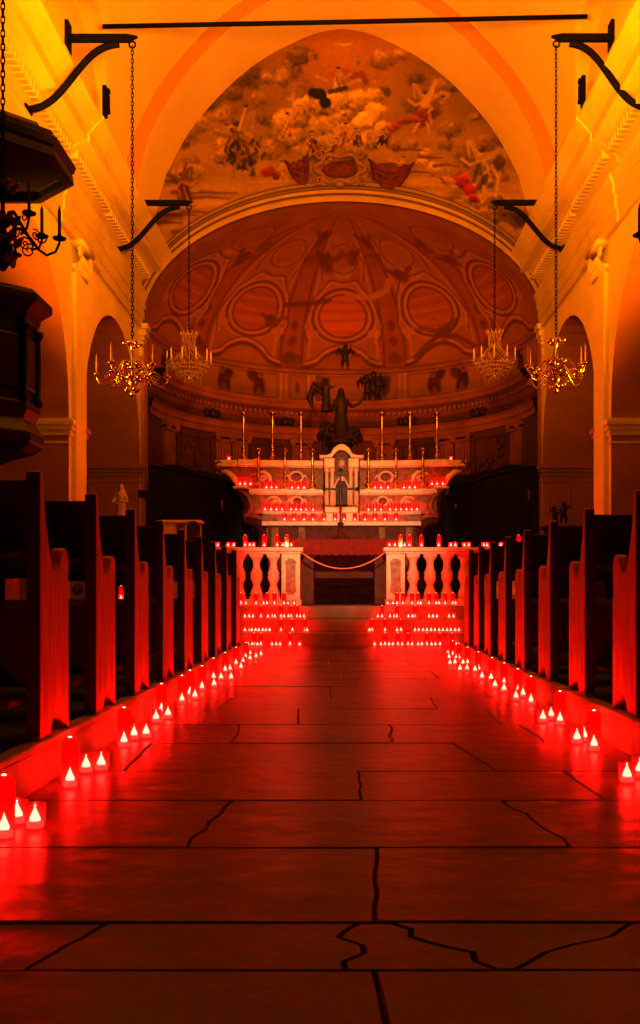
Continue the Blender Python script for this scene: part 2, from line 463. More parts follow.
# entablature: swept profile with a projecting block over the pilasters
EPROF = [(0, 6.08), (.06, 6.08), (.06, 6.25), (.09, 6.27), (.09, 6.46), (.12, 6.48), (.12, 6.60), (.13, 6.63), (.15, 6.69), (.17, 6.72), (.17, 6.77),
         (.06, 6.79), (.06, 7.00), (.12, 7.04), (.16, 7.10), (.30, 7.20), (.44, 7.22), (.44, 7.34), (.48, 7.36), (.52, 7.42), (.60, 7.50), (.64, 7.53), (.64, 7.58), (0, 7.62)]
def entab(xf, s, nm):
    b = MB()
    secs = [(-4, 0), (4.2, 0), (4.2, .03), (5.5, .03), (5.5, 0), (9.3, 0), (9.3, .03), (11.0, .03), (11.0, 0), (14.55, 0), (14.55, .03), (16.85, .03), (16.85, 0), (20.5, 0)]
    n = len(EPROF)
    vs = []
    for y, e in secs:
        vs += [(xf - s * (p + (e if 0 < i < n - 1 else 0)), y, z) for i, (p, z) in enumerate(EPROF)]
    fs = [(j * n + i, j * n + i + 1, (j + 1) * n + i + 1, (j + 1) * n + i) for j in range(len(secs) - 1) for i in range(n - 1)]
    b.add(vs, fs)
    y = 4.5
    while y < 20.4:
        e = .03 if (14.55 < y < 16.85 or 9.3 < y < 11) else 0
        if min(abs(y + .04 - q) for q in (5.5, 9.3, 11.0, 14.55, 16.85)) < .08: y += .15; continue
        b.b2(min(xf - s * (.10 + e), xf - s * (.24 + e)), max(xf - s * (.10 + e), xf - s * (.24 + e)), y, y + .085, 7.04, 7.15)
        y += .15
    b.build(nm, M['cornice'], kind='structure', normals=True)
entab(WL, -1, 'trim_60'); entab(WR, 1, 'trim_61')
TN[0] = 61

# ------------------------------------------------------------------ setting: vault
LX = np.array([0, .45, .9, 1.33, 1.76, 2.22, 2.66, 3.02, 3.30, 3.52, 3.66, 3.76, 3.82])
LZ = np.array([12.10, 12.04, 11.86, 11.65, 11.38, 11.0, 10.54, 10.1, 9.63, 9.18, 8.71, 8.2, 7.6])
XC = -.06
def lz(x):
    xs = np.linspace(-3.82, 3.82, 400); zs = np.interp(np.abs(xs), LX, LZ)
    k = np.ones(15) / 15; zp = np.pad(zs, 7, mode='edge'); zs2 = np.convolve(zp, k, 'valid'); zs2[:20] = zs[:20]; zs2[-20:] = zs[-20:]
    return np.interp(x, xs, zs2)
def vault():
    t = np.linspace(-1, 1, 121)
    xs = 3.82 * np.sign(t) * (1 - (1 - np.abs(t)) ** 1.35)
    zs = lz(xs)
    # end rib (arch band before the painted wall)
    ys = np.array([18.75, 19.6, 20.55])
    P = np.stack([np.broadcast_to(xs + XC, (3, 121)), np.broadcast_to(ys[:, None], (3, 121)), np.broadcast_to(zs, (3, 121))], -1)
    grid_mesh('ceiling_rib', M['rib'], P, kind='structure')
    xo = xs * 1.075; zo = 7.6 + (zs - 7.6) * 1.065
    P = np.stack([np.stack([xs + XC, np.full(121, 18.75), zs], -1), np.stack([xo + XC, np.full(121, 18.76), zo], -1)])
    grid_mesh('trim_62', M['ribdk'], P, kind='structure', smooth=False)
    # main vault with lunettes
    ys = np.linspace(-4, 18.8, 230)
    Xg, Yg = np.meshgrid(xo, ys); Zg = np.broadcast_to(zo, Xg.shape).copy()
    for yc in (5.3, 10.4, 15.4):
        u = (Yg - yc) / 1.95
        zl = np.where(np.abs(u) < 1, 7.6 + 2.1 * np.sqrt(np.clip(1 - np.abs(u) ** 1.7, 0, 1)), 0) - .35 * (3.9 - np.abs(Xg))
        Zg = np.maximum(Zg, zl)
    grid_mesh('ceiling', M['vault'], np.stack([Xg + XC, Yg, Zg], -1), kind='structure')
    for s, nm in ((-1, 'wall_left_lunettes'), (1, 'wall_right_lunettes')):
        b = MB(); x = XC + s * 4.0
        b.add([(x, -4, 7.3), (x, 20.5, 7.3), (x, 20.5, 10.2), (x, -4, 10.2)], [(0, 1, 2, 3)])
        b.build(nm, M['vault'], kind='structure')
vault()

# ------------------------------------------------------------------ setting: painted end wall with the chancel arch
AC = -.05                        # arch centre x
AIN, AB, AS = 3.98, 2.44, 6.17   # inner ellipse half width, rise, springing
def arch_in(x): return AS + AB * np.sqrt(np.clip(1 - ((x - AC) / AIN) ** 2, 0, 1))
def fresco():
    n, k = 560, 300
    xs = np.linspace(-3.86 + XC, 3.86 + XC, n)
    top = lz(np.clip(xs - XC, -3.82, 3.82)) + .05
    bot = np.minimum(arch_in(xs), top - .05)
    v = np.linspace(0, 1, k)
    Z = bot[:, None] + (top - bot)[:, None] * v[None]
    Xw = np.broadcast_to(xs[:, None], Z.shape)
    X = VX + Xw * F / YE; Y = VY - (Z - EYE) * F / YE      # the wall's own plan units
    lum = fbm(X / 48, Y / 36, 3, 4)
    c = np.array((.30, .165, .085)) * (.65 + .7 * lum[..., None])
    lo = np.clip((Y - 120) / 60, 0, 1)[..., None]
    st = fbm(X / 60, Y / 7, 77, 4)[..., None]
    c = c * (1 - lo) + (np.array((.44, .25, .12)) * (.55 + .8 * st)) * lo
    g = np.exp(-(((X - 343) / 62) ** 2 + ((Y - 48) / 40) ** 2))[..., None]
    c = c * (1 - .8 * g) + np.array((.58, .24, .08)) * .8 * g
    p = Paint(X, Y, c)
    rr = random.Random(21)
    puffs = []
    for _ in range(120):
        side = rr.random()
        if side < .45: x, y = rr.uniform(178, 305), rr.uniform(52, 160)
        elif side < .95: x, y = rr.uniform(372, 530), rr.uniform(48, 225)
        else: x, y = rr.uniform(165, 215), rr.uniform(110, 180)
        puffs.append((y + rr.uniform(-25, 25), x, y, rr.uniform(7, 19)))
    puffs.sort()
    for _, x, y, r in puffs:
        q = float(np.clip(fbm(np.array([[x / 30.]]), np.array([[y / 26.]]), 5, 3)[0, 0] * 1.7 - .45, .06, .9))
        lit = .17 + .50 * q
        ry = r * rr.uniform(.62, .85); lit *= .62
        p.blob(x, y, r, ry, (lit, lit * .55, lit * .27), rr.uniform(-.3, .3), .85, soft=.35, tex=.95, light=.6)
        lit *= 1.75
        p.blob(x - r * .22, y - ry * .3, r * .68, ry * .62, (lit, lit * .58, lit * .30), rr.uniform(-.3, .3), .8, soft=.6, tex=1.0, light=.35)
    for (x, y) in ((180, 205), (196, 212), (172, 222), (208, 198), (188, 232), (176, 214), (410, 150), (430, 157), (398, 165), (446, 166), (416, 172), (190, 192), (218, 192)):
        p.seg([(x - rr.uniform(10, 20), y), (x, y + rr.uniform(-1.5, 1.5)), (x + rr.uniform(10, 22), y + 1)], 2.6, (.15, .055, .028), .8, taper=.3)
    dk, dk2, red, tan, wing, skin = (.055, .028, .022), (.12, .05, .03), (.26, .035, .014), (.42, .23, .12), (.38, .23, .12), (.52, .31, .17)
    def fig(x, y, h, pal, flip=1, seed=0, wings=None, skin=skin):
        q = random.Random(seed); f = flip
        if wings:
            p.seg([(x - f * .05 * h, y - .1 * h), (x - f * .4 * h, y - .34 * h), (x - f * .62 * h, y - .30 * h), (x - f * .40 * h, y - .08 * h)], h * .09, wings, .95, taper=.4)
            p.seg([(x - f * .1 * h, y - .08 * h), (x - f * .42 * h, y - .16 * h)], h * .05, tuple(.55 * w for w in wings), .8)
            p.seg([(x + f * .05 * h, y - .12 * h), (x + f * .2 * h, y - .5 * h), (x + f * .3 * h, y - .55 * h), (x + f * .25 * h, y - .2 * h)], h * .07, wings, .9, taper=.4)
        p.blob(x, y + .1 * h, h * .22, h * .34, pal[0], .15 * f, 1, soft=.3, tex=.55, light=.5)
        p.blob(x + f * .10 * h, y + .36 * h, h * .26, h * .2, pal[0], .35 * f, 1, soft=.3, tex=.65, light=.5)
        for k in range(9):
            a = q.uniform(-1, 1); b0 = q.uniform(-.05, .25)
            col = pal[1] if k % 2 else tuple(.45 * w for w in pal[0])
            p.seg([(x + a * .16 * h, y + b0 * h), (x + a * .24 * h + q.uniform(-.05, .05) * h, y + (b0 + .18) * h), (x + a * .2 * h + f * .1 * h, y + (b0 + .34) * h)], h * .045, col, .85, taper=.35)
        p.seg([(x, y - .13 * h), (x + f * .24 * h, y - .02 * h), (x + f * .42 * h, y - .16 * h)], h * .045, skin, .95)
        p.seg([(x - f * .04 * h, y - .12 * h), (x - f * .18 * h, y + .06 * h), (x - f * .08 * h, y + .16 * h)], h * .04, skin, .9)
        p.seg([(x + f * .16 * h, y + .42 * h), (x + f * .28 * h, y + .62 * h)], h * .05, skin, .9); p.seg([(x - f * .05 * h, y + .44 * h), (x - f * .10 * h, y + .66 * h)], h * .045, skin, .8)
        p.blob(x, y - .27 * h, h * .085, h * .105, skin, 0, 1, tex=.15); p.blob(x - f * .025 * h, y - .335 * h, h * .095, h * .06, (.07, .035, .025), 0, .95, tex=.2)
    # crowned central group on piled clouds
    for (x, y, r) in ((300, 118, 17), (286, 122, 16), (322, 128, 17), (340, 112, 15), (357, 100, 14), (372, 98, 13), (376, 112, 13), (365, 122, 14), (348, 134, 17), (330, 146, 18), (312, 150, 18), (352, 152, 17), (368, 142, 13), (305, 106, 13), (326, 106, 14), (338, 100, 15), (384, 128, 10), (296, 138, 12)):
        t = .30 + .30 * rr.random() + (.14 if x > 325 and y < 125 else -.05)
        p.blob(x, y, r, r * .8, (t, t * .60, t * .31), rr.uniform(-.4, .4), .95, soft=.3, tex=.75, light=.8)
    p.blob(340, 74, 14, 7, (.40, .12, .05), .1, 1, tex=.6); p.seg([(352, 76), (362, 74), (366, 82)], 4, (.30, .09, .04))
    fig(339, 78, 30, ((.42, .27, .16), (.66, .48, .30)), 1, 3)
    p.blob(318, 94, 10, 6.5, (.032, .026, .03), .25, 1, soft=.2, tex=.6); p.blob(325, 102, 7, 7, (.03, .024, .028), -.5, 1, tex=.6); p.blob(312, 92, 5, 4, (.03, .025, .028), 0, 1); p.seg([(330, 92), (346, 88)], 3, (.05, .035, .03), .9)
    p.seg([(326, 80), (316, 76)], 2, skin); p.seg([(348, 84), (360, 80)], 2, skin)
    for (x, y, h, f, pal, sd) in ((312, 140, 24, 1, (dk2, (.4, .22, .12)), 4), (345, 132, 26, -1, ((.34, .12, .05), (.55, .32, .17)), 5), (357, 136, 22, 1, (dk, (.4, .2, .1)), 6), (288, 122, 26, 1, ((.50, .21, .08), (.62, .38, .2)), 7),
                                  (383, 136, 18, -1, (dk, dk2), 8), (334, 118, 18, 1, ((.5, .3, .17), (.6, .4, .24)), 9), (336, 146, 22, -1, (dk, (.3, .14, .08)), 10), (370, 132, 16, 1, ((.45, .22, .1), tan), 11),
                                  (300, 110, 14, -1, (tan, skin), 12), (375, 82, 12, 1, (tan, skin), 13), (310, 54, 13, 1, ((.34, .17, .08), tan), 14), (358, 60, 11, -1, ((.36, .18, .08), tan), 15), (322, 152, 18, 1, (dk2, tan), 16), (360, 152, 16, -1, ((.30, .12, .06), tan), 17)):
        fig(x, y, h, pal, f, sd)
    # flanking angels
    fig(238, 142, 54, ((.065, .036, .026), (.20, .11, .065)), 1, 31, (.36, .21, .11), (.30, .17, .09))
    for k in range(46):
        x, y = 242 + rr.gauss(0, 7.5), 152 + rr.gauss(0, 11); a = rr.uniform(-1.2, 1.2)
        L = rr.uniform(3, 7); b0 = rr.uniform(-1.5, 1.5)
        p.seg([(x, y), (x + L * .5 * sin(a) + b0, y + L * .5 * cos(a)), (x + L * sin(a), y + L * cos(a))], rr.uniform(1.4, 2.8), rr.choice([(.045, .026, .02), (.07, .04, .028), (.14, .08, .048), (.24, .135, .08)]), .9, taper=.4)
    p.seg([(239, 130), (243, 116), (246, 107)], 1.8, skin); p.blob(246, 106, 2.6, 2, dk)
    fig(182, 186, 34, ((.17, .045, .024), (.30, .13, .07)), 1, 33, (.15, .08, .05), (.42, .2, .1)); p.seg([(183, 178), (186, 163)], 3.4, (.16, .085, .05), .95, taper=.3)
    fig(425, 106, 40, ((.30, .085, .03), (.48, .2, .08)), -1, 34, (.46, .27, .14)); p.seg([(425, 104), (431, 92), (436, 80)], 5.5, (.56, .35, .19), 1, taper=.25)
    for k in range(7): p.blob(392 + 5 * k, 128 - 2.2 * k + rr.uniform(-2, 2), 7, 4.5, rr.choice([(.30, .08, .03), (.40, .13, .05), (.22, .06, .025)]), .2, .95, tex=.6, light=.6)
    fig(481, 166, 46, ((.17, .11, .055), (.34, .2, .1)), -1, 35, (.46, .28, .15))
    for (x, y, r) in ((462, 184, 9), (470, 190, 9), (456, 181, 7), (466, 178, 7), (474, 198, 7)): p.blob(x, y, r, r * .7, rr.choice([(.34, .025, .012), (.24, .018, .010), (.42, .05, .02)]), .4, 1, soft=.3, tex=.6, light=.7)
    p.blob(449, 180, 9, 3.2, (.50, .22, .1), .45, 1); p.seg([(492, 166), (498, 178), (496, 196)], 2.2, (.54, .34, .2), .9); p.blob(500, 162, 7, 9, (.10, .05, .03), .2, .8, tex=.7)
    p.blob(268, 172, 9, 7, red, -.2, 1, tex=.6, light=.6); p.blob(276, 176, 5, 5, (.16, .025, .012), .3, 1); fig(282, 168, 20, ((.44, .22, .1), skin), 1, 36)
    fig(403, 164, 20, ((.42, .2, .1), skin), -1, 37)
    p.blob(344, 45, 3.6, 1.6, (.75, .5, .26), .05); p.seg([(344, 45), (335, 43)], 1.5, (.72, .5, .27), taper=.3); p.seg([(344, 45), (353, 43)], 1.5, (.72, .5, .27), taper=.3)
    p.c = p.c * (.86 + .28 * fbm(X / 2.2, Y / 2.2, 99, 2))[..., None]
    P = np.stack([Xw, np.full(Z.shape, YE), Z], -1)
    grid_mesh('wall_end', M['fresco'], P, p.c * .68, kind='structure')
fresco()
# archivolt
def archivolt():
    prof = [(0, .0), (0, -.10), (.10, -.10), (.10, -.07), (.17, -.07), (.17, -.10), (.22, -.12), (.27, -.10), (.27, -.07), (.33, -.07), (.36, -.13), (.41, -.11), (.43, 0)]
    n = 90; vs = []
    for j in range(n + 1):
        a = PI * j / n
        ex = Vector((AIN * cos(a), 0, AB * sin(a)))
        nn = Vector((cos(a) / AIN, 0, sin(a) / AB)).normalized()
        for (d, dy) in prof:
            w = d * (.55 + .45 * sin(a))
            q = ex + nn * w
            vs.append((AC + q.x, YE + dy, AS + q.z))
    m = len(prof)
    fs = [(j * m + i, j * m + i + 1, (j + 1) * m + i + 1, (j + 1) * m + i) for j in range(n) for i in range(m - 1)]
    b = MB(); b.add(vs, fs); trim(b, M['arch'])
    for d in (.14, .245, .30, .385):  # dark lines put the shade of moulding grooves into the colour
        pts = []
        for j in range(n + 1):
            a = PI * j / n
            nn = Vector((cos(a) / AIN, 0, sin(a) / AB)).normalized(); w = d * (.55 + .45 * sin(a))
            pts.append((AC + AIN * cos(a) + nn.x * w, YE - .105 - (.015 if d > .2 else 0), AS + AB * sin(a) + nn.z * w))
        b = MB(); b.tube(pts, .017, 5); trim(b, M['archline'], smooth=True)
    # intrados
    vs = []
    for j in range(n + 1):
        a = PI * j / n
        for dy in (-.1, .45): vs.append((AC + AIN * cos(a), YE + dy, AS + AB * sin(a)))
    fs = [(2 * j, 2 * j + 1, 2 * j + 3, 2 * j + 2) for j in range(n)]
    b = MB(); b.add(vs, fs); trim(b, M['apse'], smooth=True)
    for s in (-1, 1):
        b = MB(); x0 = AC + s * AIN
        b.b2(min(x0, x0 + s * .5), max(x0, x0 + s * .5), YE + .06, YE + .45, 0, AS)
        trim(b, M['lower'])
        b = MB()      # small capital at the springing
        for z0, z1, q in ((5.85, 5.93, .03), (5.93, 6.06, .07), (6.06, 6.17, .11)):
            b.b2(min(x0 - s * q, x0 + s * .2), max(x0 - s * q, x0 + s * .2), YE - .06 - q, YE + .2, z0, z1)
        trim(b, M['cornice'], bev=.01)
        b = MB(); b.ell((x0 + s * .05, YE - .1, 5.62), (.07, .06, .13)); b.ell((x0 + s * .05, YE - .12, 5.78), (.10, .06, .06))
        trim(b, M['cornice'], smooth=True)
archivolt()

# ------------------------------------------------------------------ setting: apse and half dome
AY, AR, DZ, DH = YE + .4, 3.98, 6.17, 2.44
def dome():
    n, k = 420, 200
    th = np.linspace(-PI / 2, PI / 2, n); ph = np.linspace(0, PI / 2, k)
    T, Pp = np.meshgrid(th, ph, indexing='ij')
    X = AC + AR * np.sin(T) * np.cos(Pp); Yw = AY + AR * np.cos(T) * np.cos(Pp); Z = DZ + DH * np.sin(Pp)
    D = np.degrees(T); H = np.degrees(Pp)             # paint in surface degrees
    base = np.array((.40, .15, .030)) * (.7 + .6 * fbm(D / 9 + 40, H / 7, 8, 4))[..., None]
    p = Paint(D, H, base)
    lightc, gold, dkc = (.60, .25, .06), (.50, .18, .04), (.12, .03, .010)
    red = (.46, .10, .05)
    conv = np.cos(Pp)
    # ribs that converge at the crown
    for a in (-74, -18.5 * 2, 37, 74): pass
    for a in (-56, -18.5, 18.5, 56):
        u = (D - a)
        w = 6.2
        band = np.clip((w - np.abs(u)) / 1.0, 0, 1)[..., None] * .9
        p.c = p.c * (1 - band) + np.array((.34, .095, .04)) * band * (.8 + .5 * fbm(D / 2, H / 4, 21, 3))[..., None]
        for e in (-w, w, -w * .62, w * .62):
            ln = np.clip((.75 - np.abs(u - e)) / .5, 0, 1)[..., None] * .85
            p.c = p.c * (1 - ln) + np.array(lightc if abs(e) == w else dkc) * ln
        for hh in (8, 16, 24):
            p.blob(a, hh, 2.0, 3.2, dkc, 0, .8, tex=.8)
        p.blob(a, 6, 4.4, 4.0, dkc, 0, .7, tex=.9); p.blob(a + 1, 58, 7, 5, (.20, .06, .035), .3, .8, tex=.8)
    for a in (-71, -36, 0, 36, 71):
        my = 30
        p.blob(a, my, 10.2, 12, (.46, .12, .05) if a else (.66, .15, .07), 0, .95, soft=.12, tex=.08, light=.1)  # central medallion painted redder to carry the candle glow
        for q in range(7): p.seg([(a - 8, my - 8 + 2.6 * q), (a + 8, my - 8 + 2.6 * q + (q % 3) - 1)], .9, (.60, .20, .09) if q % 2 else (.30, .08, .045), .5)
        p.ring(a, my, 10.6, 1.1, lightc, .95, ry=12.4); p.ring(a, my, 11.9, .8, dkc, .9, ry=13.8); p.ring(a, my, 9.4, .6, dkc, .85, ry=11.1); p.ring(a, my, 13.2, .6, lightc, .7, ry=15.2)
        pts = [(a - 13, 2.5), (a - 10, 4), (a - 7, 8.5), (a - 3, 11.5), (a, 12.2), (a + 3, 11.5), (a + 7, 8.5), (a + 10, 4), (a + 13, 2.5)]
        p.seg(pts, 1.35, dkc, 1); p.seg([(x, y + 1.9) for x, y in pts], 1.0, lightc, .95); p.seg([(x, y + 3.2) for x, y in pts], .5, dkc, .8)
        p.seg([(a - 12, 16), (a - 14.2, 24), (a - 12, 38), (a - 6, 47), (a, 46), (a + 6, 47), (a + 12, 38), (a + 14.2, 24), (a + 12, 16)], .9, lightc, .8)
        p.seg([(a - 12.8, 16), (a - 15, 24), (a - 12.8, 38), (a - 6.6, 48.4), (a, 47.4), (a + 6.6, 48.4), (a + 12.8, 38), (a + 15, 24), (a + 12.8, 16)], .5, dkc, .8)
        for s_ in (-1, 1):
            p.seg([(a + s_ * (11 + 2.6 * (1 - q / 12) * cos(q * .7)), 20 + 2.6 * (1 - q / 12) * sin(q * .7)) for q in range(11)], .6, lightc, .8)
            p.seg([(a + s_ * 9, 48), (a + s_ * 11.5, 57), (a + s_ * 7, 68)], .9, gold, .8); p.seg([(a + s_ * 10, 48), (a + s_ * 12.6, 57), (a + s_ * 8, 68)], .5, dkc, .8)
        p.blob(a, 52, 5, 3.4, (.46, .2, .1), 0, .85, tex=.8); p.ring(a, 60, 8, 1.0, gold, .85, ry=7); p.ring(a, 60, 9.2, .5, dkc, .8, ry=8)
    # putti, a swag and scrolls
    for (x, y, h, f) in ((-28, 25, 9, 1), (38, 17, 14, -1), (-10, 57, 16, 1), (6, 60, 12, -1), (-60, 50, 12, 1), (30, 48, 12, 1), (20, 68, 14, 1), (-20, 70, 14, -1), (62, 48, 12, 1)):
        y2 = y
        p.blob(x, y2, h * .30, h * .42, dkc, .3 * f, .9, tex=.8); p.blob(x + f * h * .15, y2 + h * .5, h * .15, h * .17, (.34, .14, .08), 0, .9)
        p.seg([(x, y2), (x + f * h * .6, y2 + h * .3)], h * .12, (.22, .06, .035)); p.seg([(x, y2), (x - f * h * .5, y2 + h * .35)], h * .12, dkc, .8)
    p.seg([(-24, 34), (-14, 36), (-6, 38)], 1.6, dkc, .9); p.seg([(2, 41), (12, 39), (20, 42), (23, 47)], 1.8, (.55, .25, .12), .95)
    p.seg([(26, 6), (32, 13), (37, 17), (43, 14), (50, 7)], 1.3, dkc, .9)
    # base shadow moulding
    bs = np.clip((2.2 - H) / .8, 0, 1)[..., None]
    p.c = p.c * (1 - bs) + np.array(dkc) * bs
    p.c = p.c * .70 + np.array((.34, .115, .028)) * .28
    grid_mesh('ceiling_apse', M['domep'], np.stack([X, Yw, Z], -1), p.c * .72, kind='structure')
    # drum frieze with painted panels and putti
    n, k = 420, 60
    th = np.linspace(-PI / 2, PI / 2, n); zz = np.linspace(5.36, 6.19, k)
    T, Zg = np.meshgrid(th, zz, indexing='ij')
    D = np.degrees(T); H = (Zg - 5.36) / .83 * 12     # 12 units tall
    base = np.array((.40, .17, .05)) * (.85 + .3 * fbm(D / 4, H / 4, 63, 3))[..., None]
    p = Paint(D, H, base)
    for x0, x1 in ((-86, -66), (-64, -56), (-54, -22), (-20, -12), (-10, 10), (12, 20), (22, 54), (56, 64), (66, 86)):
        p.seg([(x0, 1), (x0, 11), (x1, 11), (x1, 1), (x0, 1)], .45, (.56, .27, .15), .9)
        p.seg([(x0 + 1.2, 2), (x0 + 1.2, 10), (x1 - 1.2, 10), (x1 - 1.2, 2), (x0 + 1.2, 2)], .3, (.22, .07, .04), .7)
        if x1 - x0 < 9:
            p.blob((x0 + x1) / 2, 6, 1.0, 2.6, dkc, 0, .8, tex=.6)
    for x, f in ((-44, 1), (-30, -1), (33, 1), (44, -1), (13, 1), (-8, 1), (-74, 1), (74, -1)):
        p.blob(x, 5, 2.8, 4.2, (.11, .03, .02), .2 * f, 1, tex=.7); p.blob(x + f * 1.6, 8.2, 3.4, 2.2, (.12, .035, .025), .4 * f, .95, tex=.8)
        p.blob(x - f * .6, 9.2, 1.3, 1.3, (.26, .09, .05)); p.seg([(x, 4), (x + f * 1.5, .8)], 1, (.30, .10, .06)); p.seg([(x, 4), (x - f * 1.4, .8)], 1, (.26, .08, .05))
    grid_mesh('wall_apse_frieze', M['domep'], np.stack([AC + AR * np.sin(T), AY + AR * np.cos(T), Zg], -1), p.c * .70, kind='structure')
dome()
def sweep_half(prof, m, name=None, n=64, smooth=False):
    vs = []; k = len(prof)
    for j in range(n + 1):
        a = -PI / 2 + PI * j / n
        for (r, z) in prof: vs.append((AC + r * sin(a), AY + r * cos(a), z))
    fs = [(j * k + i, j * k + i + 1, (j + 1) * k + i + 1, (j + 1) * k + i) for j in range(n) for i in range(k - 1)]
    b = MB(); b.add(vs, fs)
    if name: return b.build(name, m, kind='structure', smooth=smooth)
    return trim(b, m, smooth=smooth)
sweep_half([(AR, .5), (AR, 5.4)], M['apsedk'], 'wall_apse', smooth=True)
sweep_half([(AR, 6.10), (AR - .07, 6.12), (AR - .10, 6.17), (AR - .06, 6.22), (AR + .02, 6.24)], M['apse'])
sweep_half([(AR, 4.98), (AR - .06, 5.02), (AR - .10, 5.05), (AR - .12, 5.16), (AR - .30, 5.22), (AR - .32, 5.30), (AR - .36, 5.34), (AR - .38, 5.40), (AR, 5.43)], M['apse'])
sweep_half([(AR, 4.50), (AR - .05, 4.50), (AR - .05, 4.62), (AR - .09, 4.64), (AR - .09, 4.74), (AR - .14, 4.79), (AR, 4.82)], M['apse'])
b = MB()
for j in range(90):
    a = -PI / 2 + PI * (j + .5) / 90
    b.box((AC + (AR - .14) * sin(a), AY + (AR - .14) * cos(a), 5.11), (.075, .10, .09), -a)
trim(b, M['apse'])
for a in (-72, -45, -38, -15, 15, 38, 45, 72):      # fluted pilasters of the apse
    b = MB(); ar = math.radians(a)
    cx, cy = AC + (AR - .03) * sin(ar), AY + (AR - .03) * cos(ar)
    b.box((cx, cy, 2.45), (.42, .10, 3.7), -ar)
    for q in (-.14, -.05, .05, .14):
        b.box((cx + q * cos(ar) - .05 * sin(ar), cy - q * sin(ar) - .05 * cos(ar), 2.5), (.045, .05, 3.4), -ar)
    b.box((cx, cy, 4.33), (.50, .20, .06), -ar); b.box((cx, cy, 4.45), (.56, .26, .09), -ar)
    for q in (-.2, .2):
        b.ell((cx + q * cos(ar) - .1 * sin(ar), cy - q * sin(ar) - .1 * cos(ar), 4.37), .07, 8, 6)
    trim(b, M['apse'])
for a in (-58, -27, 27, 58):                         # relief panels between them
    b = MB(); ar = math.radians(a)
    cx, cy = AC + (AR - .04) * sin(ar), AY + (AR - .04) * cos(ar)
    wd = 1.15 if abs(a) > 30 else .85
    for q, z0, dx, dz in ((0, 3.4, wd, .05), (0, 4.35, wd, .05), (-wd / 2, 3.875, .05, .95), (wd / 2, 3.875, .05, .95)):
        b.box((cx + q * cos(ar), cy - q * sin(ar), z0), (dx, .07, dz), -ar)
    for k in range(16):
        q, z0 = R.uniform(-wd * .38, wd * .38), R.uniform(3.5, 4.25)
        b.ell((cx + q * cos(ar) - .02 * sin(ar), cy - q * sin(ar) - .02 * cos(ar), z0), (.07, .04, .05 + R.random() * .06), 7, 5)
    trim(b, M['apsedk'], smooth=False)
for i, a in enumerate((-50, -21, 23, 52)):           # winged cherub heads under the cornice
    ar = math.radians(a); r = AR - .10
    c = Vector((AC + r * sin(ar), AY + r * cos(ar), 4.92))
    t = tag(MB().ell((0, 0, 0), (.09, .07, .10)).build('cherub_head', M['statued'], loc=tuple(c), smooth=True), 'small dark winged cherub head under the apse cornice, %s from the left' % ORD[i + 1], 'carving', 'cherub heads of the apse')
    w = MB()
    for s in (-1, 1):
        for k in range(3):
            w.tube([(s * .06 * cos(ar), -s * .06 * sin(ar), -.02 * k), (s * .17 * cos(ar), -s * .17 * sin(ar), .06 - .05 * k), (s * (.26 - .03 * k) * cos(ar), -s * (.26 - .03 * k) * sin(ar), .03 - .06 * k)], [.04, .04, .012], 6)
    w.build('wing', M['statued'], t, smooth=True)

# ------------------------------------------------------------------ cartouche and drapery over the arch
def relief(name, label, cat, parts, loc):
    t = thing(name, label, cat, loc)
    for nm, bb, m in parts: bb.build(nm, m, t, smooth=True)
    return t
cx, _, cz = W(340, 172, YE)
tb = MB(); tb.ell((0, 0, 0), (.36, .05, .17), 20, 8)
fr = MB()
pts = [((.46 + .05 * cos(6 * a)) * cos(a), -.06, (.27 + .04 * cos(6 * a)) * sin(a)) for a in [2 * PI * k / 48 for k in range(49)]]
fr.tube(pts, .045, 8)
for s in (-1, 1):
    for sz in (-1, 1):
        fr.tube([(s * (.42 + .1 * (1 - q / 16) * cos(q * .6)), -.08, sz * (.24 + .1 * (1 - q / 16) * sin(q * .6))) for q in range(15)], .03, 6)
fr.ell((0, -.08, .33), (.12, .06, .08)); fr.ell((0, -.08, -.32), (.1, .06, .07))
relief('cartouche', 'oval scrolled cartouche at the crown of the chancel arch', 'ornament', (('tablet', tb, M['drape']), ('scroll_frame', fr, mat('cartouche_stucco', (.22, .11, .045), .8, var=.3, scale=8))), (cx, YE - .12, cz))
def swag(name, label, px, py, w, h, s):
    x, _, z = W(px, py, YE)
    b = MB(); n, k = 26, 12
    vs = []
    for i in range(n):
        u = i / (n - 1) * 2 - 1
        for j in range(k):
            v = j / (k - 1)
            rr_ = math.sqrt(max(0, 1 - u * u))
            zz = h * (.5 - v * (.12 + .88 * rr_ ** 1.2)) - .12 * (1 - u * u) * (1 - v) + .02 * sin(u * 14 + v * 3)
            vs.append((w / 2 * u * (1 - .12 * v), -.06 - .05 * sin(v * 15 + u * 1.5) - .12 * math.sin(PI * v) * rr_, zz))
    fs = [(i * k + j, i * k + j + 1, (i + 1) * k + j + 1, (i + 1) * k + j) for i in range(n - 1) for j in range(k - 1)]
    b.add(vs, fs)
    o = b.build(name, M['drape'], loc=(x, YE - .10, z), smooth=True)
    o.rotation_euler = (0, s, 0)
    return tag(o, label, 'ornament')
swag('red_drapery', 'red carved drapery hanging over the arch, left of the cartouche', 300, 174, .52, .62, -.25)
swag('red_drapery', 'wide red carved drapery over the arch, right of the cartouche', 389, 178, .95, .58, .12)

